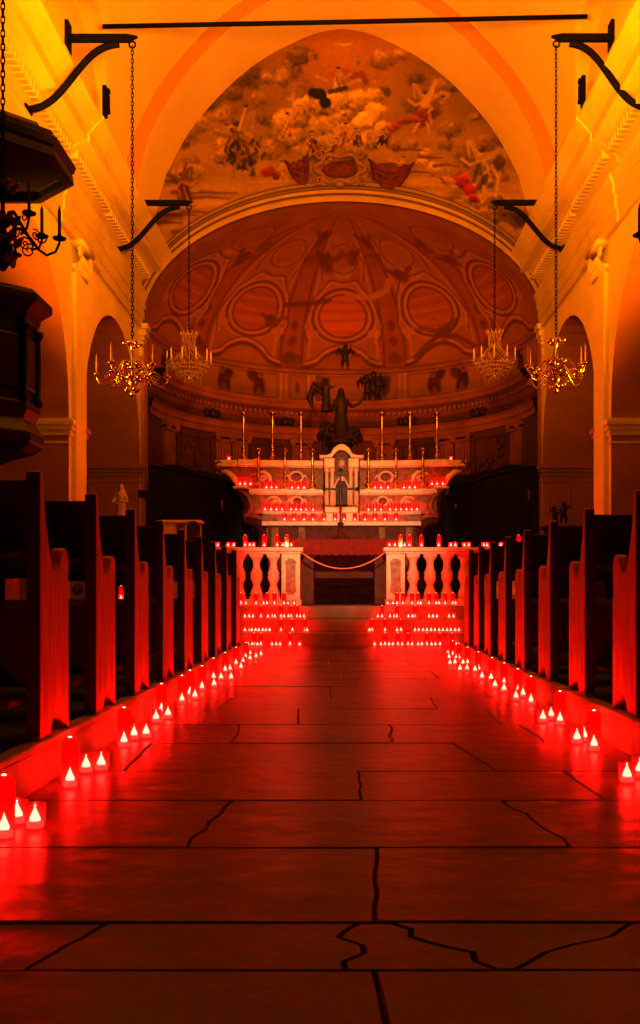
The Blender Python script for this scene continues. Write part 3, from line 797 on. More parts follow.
# ------------------------------------------------------------------ ironwork: brackets, tie rod, anchors
def bracket(sg, Y, z, xt, xw, zf, label, xp):
    t = thing('wall_bracket', label, 'bracket', (0, 0, 0), group='iron chandelier brackets')
    a = MB(); a.b2(min(xt, xp), max(xt, xp), Y - .035, Y + .035, z - .045, z + .045)
    a.prism([(xt, z + .045), (xt - sg * -.0 - sg * .12, z + .02), (xt, z - .045)], Y - .03, Y + .03, 'y')
    a.build('arm', M['iron'], t, bev=.006)
    br = MB(); pts = []
    x0, x1 = xt + sg * .12, xw
    for i in range(25):
        q = i / 24
        e = q - .13 * sin(2 * PI * q)
        pts.append((x0 + (x1 - x0) * q, Y, (z - .07) + (zf - z + .07) * (q + (sin(2 * PI * q) * -.125)) ))
    br.tube(pts, .045, 8); br.build('brace', M['iron'], t, smooth=True)
    pl = MB(); pl.b2(min(xp, xp + sg * .05), max(xp, xp + sg * .05), Y - .09, Y + .09, z - .20, z + .20); pl.build('wall_plate', M['iron'], t, bev=.01)
    st = MB(); st.tube([(xw, Y - .1, zf), (xw, Y + .1, zf)], .05, 8); st.build('foot', M['iron'], t, smooth=True)
    hk = MB(); hk.tube([(xt - sg * .05 + .04 * cos(q), Y, z - .08 + .04 * sin(q)) for q in [2 * PI * k / 12 for k in range(13)]], .012, 6); hk.build('hook', M['iron'], t, smooth=True)
    return t
bracket(-1, 13.0, 7.84, -2.75, -4.04, 6.93, 'black iron bracket on the left cornice, near the top corner', -3.49)
bracket(-1, 18.0, 7.66, -2.79, -4.04, 6.84, 'black iron bracket on the left cornice, beside the painted wall', -3.60)
bracket(1, 13.1, 7.90, 2.755, 3.89, 7.0, 'black iron bracket on the right cornice, near the top corner', 3.38)
bracket(1, 18.2, 7.74, 2.71, 3.89, 6.92, 'black iron bracket on the right cornice, beside the painted wall', 3.50)
b = MB(); b.tube([(XY(103, 15.3), 15.3, ZY(26.5, 15.3)), (XY(345, 15.3), 15.3, ZY(22, 15.3)), (XY(587, 15.3), 15.3, ZY(16.5, 15.3))], .034, 8)
tag(b.build('tie_rod', M['iron'], smooth=True), 'long thin black iron tie rod spanning the vault', 'tie rod')
for px, py, sd in ((105, 102, 'left'), (583, 92, 'right')):
    x, y, z = W(px, py, 15.3)
    b = MB(); s = -1 if px < 345 else 1
    b.box((0, 0, 0), (.06, .12, .46)); b.box((-s * .04, 0, 0), (.06, .07, .2)); b.box((-s * .05, 0, .16), (.05, .09, .06)); b.box((-s * .05, 0, -.14), (.05, .09, .06))
    tag(b.build('anchor_plate', M['iron'], loc=(x, y, z), bev=.008), 'dark iron anchor plate above the %s cornice, under the tie rod' % sd, 'anchor plate')

# ------------------------------------------------------------------ chandeliers
def chain_mb(z0, z1, link=.075):
    b = MB(); n = int((z1 - z0) / (link * .72)); st = (z1 - z0) / n
    for i in range(n):
        zc = z0 + st * (i + .5); pts = []
        for k in range(9):
            a = 2 * PI * k / 8
            u, w = .016 * cos(a), link * .5 * sin(a)
            pts.append((u, 0, zc + w) if i % 2 else (0, u, zc + w))
        b.tube(pts, .006, 4)
    return b
def brass(name, label, loc, ztop, metal, candle, petal, group, rot=0.0):
    t = thing(name, label, 'chandelier', loc, group=group)
    s = MB(); s.lathe([(.004, -.27), (.02, -.26), (.045, -.22), (.03, -.19), (.02, -.17), (.05, -.13), (.075, -.08), (.06, -.03), (.025, 0), (.02, .06), (.045, .10), (.06, .14), (.03, .18), (.016, .22), (.016, .32), (.035, .36), (.05, .40), (.02, .44), (.01, .47)], n=14)
    s.build('stem', metal, t, smooth=True)
    chain_mb(.46, ztop - loc[2]).build('chain', M['iron'], t)
    for z, r, m in ((.38, .10, 7), (.12, .11, 8), (-.05, .13, 8), (-.2, .08, 6)):
        lf = MB()
        for k in range(m):
            a = 2 * PI * k / m
            lf.ell((r * cos(a), r * sin(a), z + .02), (.05, .026, .018), 8, 5, Matrix.Rotation(a, 3, 'Z') @ Matrix.Rotation(-.7, 3, 'Y'))
        lf.tube([(r * .85 * cos(a), r * .85 * sin(a), z + .02) for a in [2 * PI * q / 16 for q in range(17)]], .013, 6)
        lf.build('petal_tier', petal, t, smooth=True)
    for k in range(8):
        a = 2 * PI * k / 8 + rot; hi = .10 if k % 2 else 0
        rr = .36 if k % 2 else .44
        ca, sa = cos(a), sin(a)
        arm = MB()
        prof = [(.04, .02 + hi), (.09, .08 + hi), (.15, .07 + hi), (.22, -.01 + hi), (.28, -.09 + hi), (rr - .10, -.13 + hi), (rr - .03, -.10 + hi), (rr, -.03 + hi), (rr, .0 + hi)]
        arm.tube([(r * ca, r * sa, z) for r, z in prof], [.014, .014, .013, .012, .011, .011, .010, .010, .010], 7)
        arm.tube([((.20 + .06 * (1 - q / 18) * cos(q * .6 + 1)) * ca, (.20 + .06 * (1 - q / 18) * cos(q * .6 + 1)) * sa, -.10 + hi + .06 * (1 - q / 18) * sin(q * .6 + 1)) for q in range(16)], .006, 5)
        arm.tube([((.30 + .05 * (1 - q / 18) * cos(-q * .6 + 2)) * ca, (.30 + .05 * (1 - q / 18) * cos(-q * .6 + 2)) * sa, .0 + hi + .05 * (1 - q / 18) * sin(-q * .6 + 2)) for q in range(16)], .006, 5)
        ao = arm.build('arm', metal, t, smooth=True)
        pn = MB(); pn.lathe([(.012, -.015), (.05, 0), (.056, .012), (.05, .010), (.018, .006), (.018, .035), (.014, .035)], (rr * ca, rr * sa, hi), 12)
        pn.build('drip_pan', metal, ao, smooth=True)
        cd = MB(); cd.lathe([(.013, .03), (.013, .23), (.009, .238), (.004, .26), (.002, .275)], (rr * ca, rr * sa, hi), 10)
        cd.build('candle', candle, ao, smooth=True)
    return t
CZ = 3.55
ch1 = brass('brass_chandelier', 'gilded brass chandelier hanging on the left, in front of the arch beside the crystal one', (-2.70, 13.0, CZ), 7.74, M['gold'], M['taper'], M['gold'], 'brass chandeliers', .2)
dup(ch1, (2.70, 13.1, CZ + .06), 'gilded brass chandelier hanging on the right, in front of the arch beside the crystal one', 'brass chandeliers', rz=.35)
brass('iron_chandelier', 'dark chandelier with red glass petals hanging at the left edge below the pulpit canopy', (-2.72, 8.14, 3.62), 7.7, M['iron'], mat('dark_taper', (.10, .035, .02), .6), M['petal'], 'dark near chandeliers', .1)
brass('iron_chandelier', 'dark chandelier only just showing at the right edge of the photo', (2.73, 8.2, 3.60), 7.7, M['iron'], M['taper'], M['petal'], 'dark near chandeliers', PI / 8)
def crystal(label, loc, ztop):
    t = thing('crystal_chandelier', label, 'chandelier', loc, group='crystal chandeliers')
    MB().lathe([(.01, -.30), (.03, -.26), (.02, -.2), (.03, -.05), (.02, .1), (.03, .3), (.015, .5), (.01, .56)], n=10).build('stem', M['gold'], t, smooth=True)
    chain_mb(.55, ztop - loc[2], .09).build('chain', M['iron'], t)
    d = MB(); rr = random.Random(3)
    for i in range(12):                                  # crown and tapering tent of drops
        a = 2 * PI * i / 12
        d.tube([(.13 * cos(a), .13 * sin(a), .50), (.16 * cos(a), .16 * sin(a), .57)], [.02, .004], 5)
        for k in range(14):
            q = k / 13; r = .12 - .05 * q if q < .45 else .095 + (q - .45) * .42
            z = .50 - .52 * q
            d.ell((r * cos(a + .1 * k), r * sin(a + .1 * k), z), (.012, .012, .022), 5, 4)
    for ring_, (r, z) in enumerate(((.33, -.06), (.29, -.12), (.23, -.18), (.16, -.24), (.08, -.29))):
        m = int(r * 110)
        for i in range(m):
            a = 2 * PI * i / m
            d.ell((r * cos(a), r * sin(a), z + rr.uniform(-.015, .015)), (.014, .014, .032), 5, 4)
    for r, z in ((.33, -.05), (.29, -.11), (.23, -.17), (.16, -.23), (.08, -.28), (.12, .50)): d.tube([(r * cos(a), r * sin(a), z) for a in [2 * PI * q / 24 for q in range(25)]], .010, 5)
    d.build('crystal_drops', M['crystal'], t)
    for k in range(10):
        a = 2 * PI * k / 10 + .15; ca, sa = cos(a), sin(a)
        ar = MB(); ar.tube([(.03 * ca, .03 * sa, .0), (.14 * ca, .14 * sa, .06), (.25 * ca, .25 * sa, -.06), (.34 * ca, .34 * sa, -.06), (.38 * ca, .38 * sa, 0)], .011, 6)
        ar.lathe([(.01, -.01), (.045, 0), (.05, .012), (.015, .008), (.015, .03)], (.38 * ca, .38 * sa, 0), 10)
        ao = ar.build('arm', M['crystal'], t, smooth=True)
        MB().lathe([(.013, .03), (.013, .20), (.006, .215), (.002, .235)], (.38 * ca, .38 * sa, 0), 8).build('candle', M['wax'], ao, smooth=True)
    return t
cc = crystal('crystal chandelier with ivory candles hanging left, before the apse', (-2.74, 18.0, 4.83), 7.56)
dup(cc, (2.66, 18.2, 4.91), 'crystal chandelier with ivory candles hanging right, before the apse')

# ------------------------------------------------------------------ pulpit on the left pier
def pulpit():
    PY, PX, q = 10.15, -3.62, -4.09
    zz = lambda y: ZY(y, 9.95)
    t = thing('pulpit', 'dark octagonal wooden pulpit on the left wall, above the front pews', 'pulpit', (PX, PY, 0))
    L = lambda prof, m, nm, par=t: MB().lathe(prof, (0, 0, 0), 8, PI / 8, q - PX).build(nm, m, par, bev=.01)
    L([(.53, zz(400)), (.53, zz(322)), (.50, zz(322)), (.50, zz(318))], M['dark'], 'body')
    L([(.53, zz(322)), (.57, zz(318)), (.59, zz(310)), (.70, zz(302)), (.70, zz(295)), (.64, zz(290)), (.5, zz(288))], M['dark'], 'rail')
    L([(.10, zz(468)), (.20, zz(462)), (.30, zz(457)), (.52, zz(450)), (.62, zz(442)), (.62, zz(432)), (.53, zz(418)), (.58, zz(409)), (.58, zz(402)), (.53, zz(398))], M['darkred'], 'base')
    for k in range(8):
        a = 2 * PI * k / 8
        if cos(a) < -.1: continue
        w = .53 * cos(PI / 8)
        c = (w * cos(a), w * sin(a))
        p = MB()
        p.box((c[0], c[1], (zz(330) + zz(392)) / 2), (.05, .30, zz(330) - zz(392) - .08), a)
        p.build('panel', M['darkred'], t, bev=.02)
        a2 = a + PI / 8
        cl = MB(); cl.lathe([(.05, zz(400)), (.06, zz(396)), (.035, zz(390)), (.04, zz(360)), (.03, zz(332)), (.06, zz(326)), (.06, zz(322))], (.55 * cos(a2), .55 * sin(a2), 0), 10)
        cl.build('colonnette', M['dark'], t, smooth=True)
    MB().lathe([(.16, .15), (.16, .35), (.13, .40), (.12, zz(476)), (.15, zz(472)), (.20, zz(462))], (0, 0, 0), 16).build('support_column', M['marble'], t, smooth=True)
    zc = lambda y: zz(115 + (y - 115) * .80 - 5)
    cn = thing('pulpit_canopy', 'dark octagonal wooden sounding board above the pulpit, behind the near chandelier', 'canopy', (PX, PY, 0))
    MB().lathe([(0.318, zc(168)), (0.784, zc(168)), (0.827, zc(172)), (0.912, zc(166)), (0.933, zc(158)), (0.869, zc(154)), (0.869, zc(148)), (0.742, zc(142)), (0.700, zc(134)), (0.551, zc(130)), (0.403, zc(119)), (.20, zc(110)), (.1, zc(104))], (0, 0, 0), 8, PI / 8, q - PX).build('sounding_board', M['dark'], cn)
    b = MB(); b.lathe([(0.827, zc(171)), (.80, zc(183)), (0.912, zc(181)), (.90, zc(170))], (0, 0, 0), 8, PI / 8, q - PX); b.build('carved_valance', M['dark'], cn)
    MB().ell((0, 0, zc(175)), (.16, .16, .05), 12, 6).build('ceiling_rose', M['darkred'], cn, smooth=True)
pulpit()

# ------------------------------------------------------------------ pews
def pew_end(u0=0):
    o = [(0, 0), (0, .55), (.0, 1.11), (.03, 1.115), (.045, 1.08), (.06, 1.0), (.085, .92), (.115, .85), (.14, .79), (.165, .744), (.19, .72), (.215, .708), (.24, .706), (.265, .716), (.29, .74), (.315, .775), (.335, .797), (.36, .810), (.385, .812), (.41, .803), (.428, .785), (.438, .75), (.435, .70), (.428, .64), (.435, .58), (.44, .54), (.44, 0), (.425, 0.0)]
    o += [(.41, .02), (.38, .045), (.34, .06), (.30, .088), (.26, .100), (.22, .088), (.19, .06), (.165, .03), (.155, 0)]
    return o
def make_pew(sgn, length, label, group):
    t = thing('church_pew', label, 'pew', (0, 0, 0), group=group)
    th = .055
    for nm, x in (('end_panel', 0.), ('end_panel', sgn * (length - th))):
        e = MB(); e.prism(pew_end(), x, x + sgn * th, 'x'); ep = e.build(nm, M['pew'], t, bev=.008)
        k = MB(); k.b2(min(x + sgn * .001, x + sgn * th), max(x + sgn * .001, x + sgn * th), -.006, .001, .02, 1.105); k.build('back_edge', M['pewdark'], ep)  # thin strip over the panel's rear edge, darker than the panel
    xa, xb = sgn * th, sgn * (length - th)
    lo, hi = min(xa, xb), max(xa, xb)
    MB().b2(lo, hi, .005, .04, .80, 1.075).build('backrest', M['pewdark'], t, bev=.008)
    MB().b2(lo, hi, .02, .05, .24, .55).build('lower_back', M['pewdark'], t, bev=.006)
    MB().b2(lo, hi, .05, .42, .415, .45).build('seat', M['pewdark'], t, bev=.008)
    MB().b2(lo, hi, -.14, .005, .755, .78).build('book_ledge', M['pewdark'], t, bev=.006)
    k = MB(); k.b2(lo, hi, -.22, -.06, .16, .19); k.build('kneeler', M['pewdark'], t, bev=.006)
    return t
NL = 9
pl = make_pew(-1, 2.08, 'dark wooden pew in the left row, nearest the camera', 'left pews')
pl.location = (-1.25, 4.20, PZ)
for k in range(1, NL):
    dup(pl, (-1.25, 4.20 + .945 * k, PZ), 'dark wooden pew in the left row, %s from the camera' % (ORD[k + 1] if k < NL - 1 else 'last and farthest'), 'left pews')
NR = 9
pr = make_pew(1, 2.05, 'dark wooden pew in the right row, nearest the camera', 'right pews')
pr.location = (1.415, 4.98, PZ)
for k in range(1, NR - 1):
    dup(pr, (1.415, (4.98, 6.04, 7.06, 8.08, 9.02, 9.95, 10.82, 11.70)[k], PZ), 'dark wooden pew in the right row, %s from the camera' % (ORD[k + 1] if k < NR - 2 else 'last and farthest'), 'right pews')

# ------------------------------------------------------------------ balustrade
BY = 16.42
def balustrade(s, name, label, x0, x1):
    t = thing(name, label, 'balustrade', (0, 0, 0), group='communion rail')
    xin, xout = (x1, x0) if s < 0 else (x0, x1)
    pw = .30
    MB().b2(min(xin, xout), max(xin, xout), BY - .05, BY + .27, .60, .70).build('plinth', M['marble'], t, bev=.01)
    r = MB(); r.b2(min(xin, xout), max(xin, xout), BY - .02, BY + .24, 1.43, 1.47); r.b2(min(xin - s * .03, xout), max(xin - s * .03, xout), BY - .07, BY + .29, 1.47, 1.535)
    r.build('rail', M['marble'], t, bev=.012)
    xa = xin + s * .02
    MB().b2(min(xa, xa + s * pw), max(xa, xa + s * pw), BY - .03, BY + .25, .70, 1.43).build('end_post', M['marble'], t, bev=.008)
    xm = xa + s * pw / 2
    pn = MB(); o = []
    for (a, c) in ((-.045, -.29), (.045, -.29), (.055, -.262), (.088, -.25), (.088, -.19), (.078, -.17), (.078, .17), (.088, .19), (.088, .25), (.055, .262), (.045, .29), (-.045, .29), (-.055, .262), (-.088, .25), (-.088, .19), (-.078, .17), (-.078, -.17), (-.088, -.19), (-.088, -.25), (-.055, -.262)):
        o.append((xm + a, 1.065 + c))
    pn.prism(o, BY - .045, BY - .028, 'y'); pn.build('inlaid_panel', M['marbled'], t)
    x = xa + s * (pw + .135); i = 0
    bal = None
    while (x > xout + .1) if s < 0 else (x < xout - .1):
        if i % 9 == 8:
            MB().b2(x - .13, x + .13, BY - .03, BY + .25, .70, 1.43).build('post', M['marble'], t, bev=.008)
        elif bal is None:
            bb = MB(); bb.b2(-.105, .105, -.105, .105, .70, .745); bb.b2(-.105, .105, -.105, .105, 1.385, 1.43)
            bb.lathe([(.100, .745), (.104, .78), (.094, .82), (.076, .86), (.062, .91), (.058, .94), (.066, .97), (.088, 1.01), (.098, 1.04), (.098, 1.065), (.088, 1.085), (.098, 1.105), (.098, 1.13), (.084, 1.16), (.066, 1.20), (.058, 1.25), (.060, 1.30), (.074, 1.34), (.096, 1.37), (.100, 1.385)], n=16)
            bal = bb.build('baluster', M['marble'], t, smooth=False, loc=(x, BY + .11, 0))
            bal.data.polygons.foreach_set('use_smooth', [len(p.vertices) == 4 and abs(p.normal.z) < .95 and p.index > 11 for p in bal.data.polygons])
        else:
            c = bal.copy(); C.objects.link(c); c.parent = t; c.location = (x, BY + .11, 0)
        x += s * .275; i += 1
    return t
balustrade(-1, 'marble_balustrade', 'white marble balustrade with inlaid end post, left of the aisle', XY(205, BY) - .05, XY(301.5, BY))
balustrade(1, 'marble_balustrade', 'white marble balustrade with inlaid end post, right of the aisle', XY(385, BY), XY(522, BY) + .05)
b = MB(); b.tube([(XY(302.2 + (384.2 - 302.2) * q, BY), BY + .02, ZY(553, BY) - .25 * (1 - (2 * q - 1) ** 2)) for q in [k / 24 for k in range(25)]], .011, 6)
tag(b.build('barrier_rope', M['rope'], smooth=True), 'thin pale rope sagging across the gap between the two balustrades', 'rope')

# ------------------------------------------------------------------ free-standing altar table with crucifix
TY = 17.3
tz = ZY(539, TY)
t = thing('altar_table', 'altar table under a scalloped red cloth, behind the rope', 'table', (AC * .5, TY, .6))
MB().b2(-.98, .98, -.02, .75, tz - .6 - .06, tz - .6 - .006).build('tabletop', M['pewdark'], t, bev=.01)
for x in (-.64, .66): MB().b2(x - .14, x + .14, .1, .6, 0, tz - .66).build('leg', M['altarred'], t, bev=.02)
tag_ = MB()
n = 80; top = tz - .6; vs = []; dr = .29
xs = [-1.0 + 2.0 * k / n for k in range(n + 1)]
for x in xs:
    vs += [(x, .78, top), (x, -.03, top), (x, -.045, top - .02), (x, -.05 + .008 * sin(x * 40), top - dr * .6), (x, -.055 + .01 * sin(x * 40), top - dr + .028 * abs(sin(x * 26)))]
fs = [(i * 5 + j, i * 5 + j + 1, (i + 1) * 5 + j + 1, (i + 1) * 5 + j) for i in range(n) for j in range(4)]
tag_.add(vs, fs)
cl = tag_.build('altar_cloth', M['cloth'], loc=(AC * .5, TY, .6), smooth=True)
tag(cl, 'red cloth with scalloped lace hem draped over the altar table', 'cloth')
cxx = XY(340.5, TY + .15); cb = tz
k = (TY + .15) / F
cr = thing('crucifix', 'dark standing crucifix on the red altar cloth, before the tabernacle', 'crucifix', (cxx, TY + .15, cb))
MB().lathe([(.16, 0), (.16, .03), (.12, .05), (.10, .10), (.055, .17), (.045, .24), (.06, .27), (.03, .30)], n=8).build('base', M['bronze'], cr, smooth=False)
z1 = (539 - 470) * k
c = MB(); c.b2(-.016, .016, -.016, .016, .28, z1); za = (539 - 488.5) * k; c.b2(-.28, .28, -.018, .018, za - .016, za + .016)
for p in ((-.28, za), (.28, za), (0, z1)): c.ell((p[0], 0, p[1]), (.035, .02, .035), 8, 6)
c.build('cross', M['dark'], cr, bev=.004)
f = MB()
f.tube([(0, -.04, za - .42), (.012, -.05, za - .28), (0, -.045, za - .16), (0, -.04, za - .04)], [.014, .022, .025, .030], 8); f.ell((.012, -.05, za + .03), (.022, .022, .03))
for s in (-1, 1): f.tube([(s * .03, -.04, za - .05), (s * .12, -.04, za - .01), (s * .22, -.035, za + .02)], [.013, .011, .009], 6)
f.build('figure', M['bronze'], cr, smooth=True, remesh=.006)

# ------------------------------------------------------------------ high altar
HY = 19.35
hk = HY / F
HC = 341
def hx(px, Y=HY): return (px - VX) * Y / F
def hz(py, Y=HY): return EYE - (py - VY) * Y / F
def fy(y, px, b): return y - b * ((px - 341.5) / 110) ** 2      # the ledges curve forward at their ends
B1, B2, B3 = .15, .22, .24
ha = thing('high_altar', 'white and inlaid marble high altar with stepped candle ledges', 'altar', (0, 0, 0))
# mensa
m_ = MB(); m_.b2(hx(268), hx(416), HY, HY + 1.0, .92, hz(526)); m_.build('mensa_base', M['altarred'], ha, bev=.01)
m_ = MB(); m_.b2(hx(262), hx(421), HY - .08, HY + 1.0, hz(526), hz(521.5)); m_.build('mensa_top', M['marble'], ha, bev=.01)
for px in (275, 302, 382, 409):
    m_ = MB(); m_.b2(hx(px) - .07, hx(px) + .07, HY - .03, HY + .02, .95, hz(527)); m_.build('pilaster', M['inlay'], ha, bev=.01)
def ledge(nm, xa, xb, y0, y1, ztop, edge, zbot, fm, bow):
    o = None; yr = y0 - .04
    for a, c in ((xa, 323.5), (359.5, xb)):
        ps = [a + (c - a) * q / 10 for q in range(11)]
        def outl(d):
            fr = [(hx(p, fy(y0, p, bow)), fy(y0, p, bow) + d) for p in ps]
            return fr + [(fr[-1][0], y1), (fr[0][0], y1)]
        b = MB(); b.prism(outl(.05), hz(zbot, HY) + .001, hz(edge, yr), 'z'); q = b.build(nm, fm, ha, bev=.004)
        b = MB(); b.prism(outl(0), hz(edge, yr), hz(edge, yr) + .026, 'z'); b.prism(outl(-.04), hz(edge, yr) + .026, hz(ztop, yr), 'z'); b.build('ledge_moulding', M['marble'], q, bev=.008)
        o = o or q
    return o
g1 = ledge('lower_gradine', 262, 421, HY + .22, HY + .42, 511.5, 514.5, 521.5, M['inlay'], B1)
g2 = ledge('middle_gradine', 249, 437, HY + .42, HY + .66, 489.5, 495, 512.5, M['inlay'], B2)
g3 = ledge('upper_gradine', 238, 449, HY + .66, HY + 1.3, 460.5, 467.5, 492.5, M['inlay'], B3)
Z1, Z2, Z3 = hz(511.5, HY + .18), hz(489.5, HY + .38), hz(460.5, HY + .62)
# stucco ornaments on the gradines: oval frames and leaf scrolls
def oval(px, py, rx, ry, y, par, r=.022):
    b = MB(); b.tube([(hx(px, y) + rx * hk * cos(a), y, hz(py, y) + ry * hk * sin(a)) for a in [2 * PI * k / 24 for k in range(25)]], r, 6)
    for s in (-1, 1):
        b.tube([(hx(px, y) + s * (rx * hk + .02 + .07 * q), y, hz(py, y) + .035 * sin(q * 5)) for q in [k / 8 for k in range(9)]], [r * (1 - .08 * k) for k in range(9)], 6)
    b.build('oval_frame', M['marble'], par, smooth=True)
    MB().ell((hx(px, y), y + .015, hz(py, y)), ((rx - 1) * hk, .02, (ry - 1) * hk), 16, 6).build('oval_stone', M['slate'], par, smooth=True)
for px in (296, 386): oval(px, 477, 7, 5.5, fy(HY + .70, px, B3), g3)
for px in (297, 383): oval(px, 501, 5.5, 4.5, fy(HY + .46, px, B2), g2)
def scroll(px, py, flip, par, y, sz=1.0):
    b = MB()
    b.tube([(hx(px, y) + flip * hk * sz * x, y, hz(py, y) + hk * sz * z) for x, z in ((-14, 3), (-8, 6.5), (-1, 6.5), (4, 2), (5, -4), (8, -9))], [.03 * sz, .05 * sz, .07 * sz, .075 * sz, .07 * sz, .05 * sz], 8, .6)
    b.tube([(hx(px, y) + flip * hk * sz * (-3 + 4 * (1 - q / 14) * cos(q * .65)), y - .02, hz(py, y) + hk * sz * (-1 + 4 * (1 - q / 14) * sin(q * .65))) for q in range(13)], .02 * sz, 6)
    b.build('leaf_scroll', M['marble'], par, smooth=True)
for px, fl in ((266, 1), (417, -1)): scroll(px, 478, fl, g3, fy(HY + .70, px, B3), .95)
for px, fl in ((277, 1), (405, -1)): scroll(px, 502, fl, g2, fy(HY + .47, px, B2), .75)
# curved wings ending in volutes
def wing(s):
    YW = HY + .44
    X = lambda px: hx(px if s > 0 else 2 * HC - px, YW)
    Z = lambda py: hz(py, YW)
    w = MB()      # top wing: sweeps outward from the upper gradine
    o = [(445, 460.5), (455, 459.5), (463, 459), (467, 462), (468, 467), (464, 470), (458, 471), (452, 474), (447, 480), (444, 488), (440, 489), (440, 468)]
    w.prism([(X(a), Z(c)) for a, c in o], YW + .04, HY + 1.2, 'y'); wo = w.build('wing_scroll', M['inlay'], ha, bev=.02)
    v = MB(); pts = [(458, 463.5), (463, 462), (467, 464.5), (466.5, 468.5), (462.5, 469), (461, 466.5)]
    v.tube([(X(a), YW, Z(c)) for a, c in pts], [.05, .06, .065, .06, .05, .03], 8)
    v.build('volute', M['altarred'], wo, smooth=True)
    v = MB(); v.tube([(X(a), YW + .02, Z(c)) for a, c in ((462, 471), (455, 472), (449, 477), (445, 484), (442, 489))], [.03, .06, .065, .055, .04], 8); v.build('acanthus_leaf', M['marble'], wo, smooth=True)
    v = MB(); v.b2(min(X(445), X(467)), max(X(445), X(467)), YW - .05, HY + 1.2, Z(466.5), Z(460.2)); v.build('ledge_moulding', M['marble'], wo, bev=.02)
    YS = HY + .25; X2 = lambda px: hx(px if s > 0 else 2 * HC - px, YS); Z2_ = lambda py: hz(py, YS)
    w = MB()      # lower S-shaped scroll
    w.tube([(X2(a), YS + .16, Z2_(c)) for a, c in ((444, 490), (438, 494), (433, 501), (432, 508), (435, 513), (435, 518), (428, 519), (421, 522), (416, 529), (415, 538), (418, 547), (420, 552))], [.06, .08, .10, .10, .09, .085, .09, .10, .11, .11, .11, .11], 10, 1.5)
    wo = w.build('side_scroll', M['altarred'], ha, smooth=True)
    v = MB(); v.tube([(X2(a), YS + .02, Z2_(c)) for a, c in ((446, 488), (440, 491), (434, 496), (431, 503), (431, 509), (434, 514), (437, 517), (436, 513))], [.025, .045, .05, .05, .045, .045, .04, .02], 8); v.build('acanthus_leaf', M['scroll'], wo, smooth=True)
    v = MB(); v.tube([(X2(a), YS + .02, Z2_(c)) for a, c in ((436, 517), (428, 516), (420, 519), (415, 526), (414, 534), (416, 542), (419, 550))], [.03, .05, .055, .055, .05, .05, .05], 8); v.build('acanthus_leaf', M['scroll'], wo, smooth=True)
    v = MB(); v.b2(min(X2(434), X2(449)), max(X2(434), X2(449)), YS - .06, HY + .9, Z2_(488.8), Z2_(486.2)); v.build('ledge_moulding', M['marble'], wo, bev=.01)
wing(1); wing(-1)
# tabernacle
tb = thing('tabernacle', 'white marble tabernacle with curved pediment at the centre of the high altar', 'tabernacle', (hx(341.5, HY + .36), HY + .36, hz(511.5)))
MB().b2(hx(324), hx(359), HY + .30, HY + 1.1, hz(521.4), hz(511.6)).build('centre_block', M['marble'], ha, bev=.01)
def tz_(py): return (511.5 - py) * hk
def tx_(d): return d * hk
MB().b2(tx_(-17), tx_(17), -.02, .7, .003, tz_(505)).build('base', M['marble'], tb, bev=.015)
MB().b2(tx_(-16), tx_(16), .10, .7, tz_(505), tz_(462)).build('body', M['inlay'], tb, bev=.01)
for s in (-1, 1):
    for d in (9.5, 15):
        MB().lathe([(.05, tz_(505)), (.05, tz_(503)), (.036, tz_(502)), (.034, tz_(470)), (.05, tz_(468)), (.055, tz_(465))], (tx_(s * d), .06 if d < 12 else .09, 0), 12).build('column', M['marble'], tb, smooth=True)
    MB().b2(tx_(s * 12.3) - .10, tx_(s * 12.3) + .10, -.02, .5, tz_(465), tz_(455.6)).build('entablature_block', M['marble'], tb, bev=.012)
    v = MB(); v.tube([(tx_(s * a), .12, tz_(c)) for a, c in ((16, 484), (16.5, 491), (16.5, 497), (16.4, 501))], [.015, .02, .024, .02], 8); v.build('side_scroll', M['marble'], tb, smooth=True)
pd = MB(); o = []
top = [(-22.5, 452.0), (-21, 452.8), (-15, 452.6), (-11, 451), (-8.5, 446), (-4, 442.5), (0, 441.3), (4, 442.5), (8.5, 446), (11, 451), (15, 452.6), (21, 452.8), (22.5, 452.0)]
bot = [(22.5, 455.4), (14, 455.5), (9.5, 455.2), (7, 451.5), (4, 448.6), (0, 447.6), (-4, 448.6), (-7, 451.5), (-9.5, 455.2), (-14, 455.5), (-22.5, 455.4)]
pd.prism([(tx_(a), tz_(c)) for a, c in top + bot], -.06, .4, 'y'); pd.build('pediment', M['marble'], tb, bev=.014)
nc = MB(); nc.prism([(tx_(a), tz_(c)) for a, c in ((-8, 473), (8, 473), (8, 456), (5, 450), (0, 448.4), (-5, 450), (-8, 456))], .06, .12, 'y'); nco = nc.build('niche', M['slate'], tb)
ry = MB()
for k2 in range(16):
    a = 2 * PI * k2 / 16; l = 5.6 if k2 % 2 else 4.2
    ry.tube([(tx_(1.4 * cos(a)), .055, tz_(460.5) + tx_(1.4 * sin(a))), (tx_(l * cos(a)), .055, tz_(460.5) + tx_(l * 1.25 * sin(a)))], [.012, .002], 5)
ry.ell((0, .05, tz_(460.5)), (.035, .02, .035), 10, 6)
ry.build('sunburst', M['ivory'], nco)
dr_ = MB(); dr_.prism([(tx_(a), tz_(c)) for a, c in ((-5.5, 504), (5.5, 504), (5.5, 484), (3, 479.5), (0, 478), (-3, 479.5), (-5.5, 484))], .03, .10, 'y'); dr_.build('door', M['dark'], tb, bev=.01)
fr = MB(); fr.tube([(tx_(a), .03, tz_(c)) for a, c in ((-7, 504), (-7, 484), (-4, 478), (0, 475.6), (4, 478), (7, 484), (7, 504))], .022, 6); fr.ell((0, .02, tz_(476.5)), (.07, .04, .05)); fr.build('door_frame', M['marble'], tb, smooth=True)

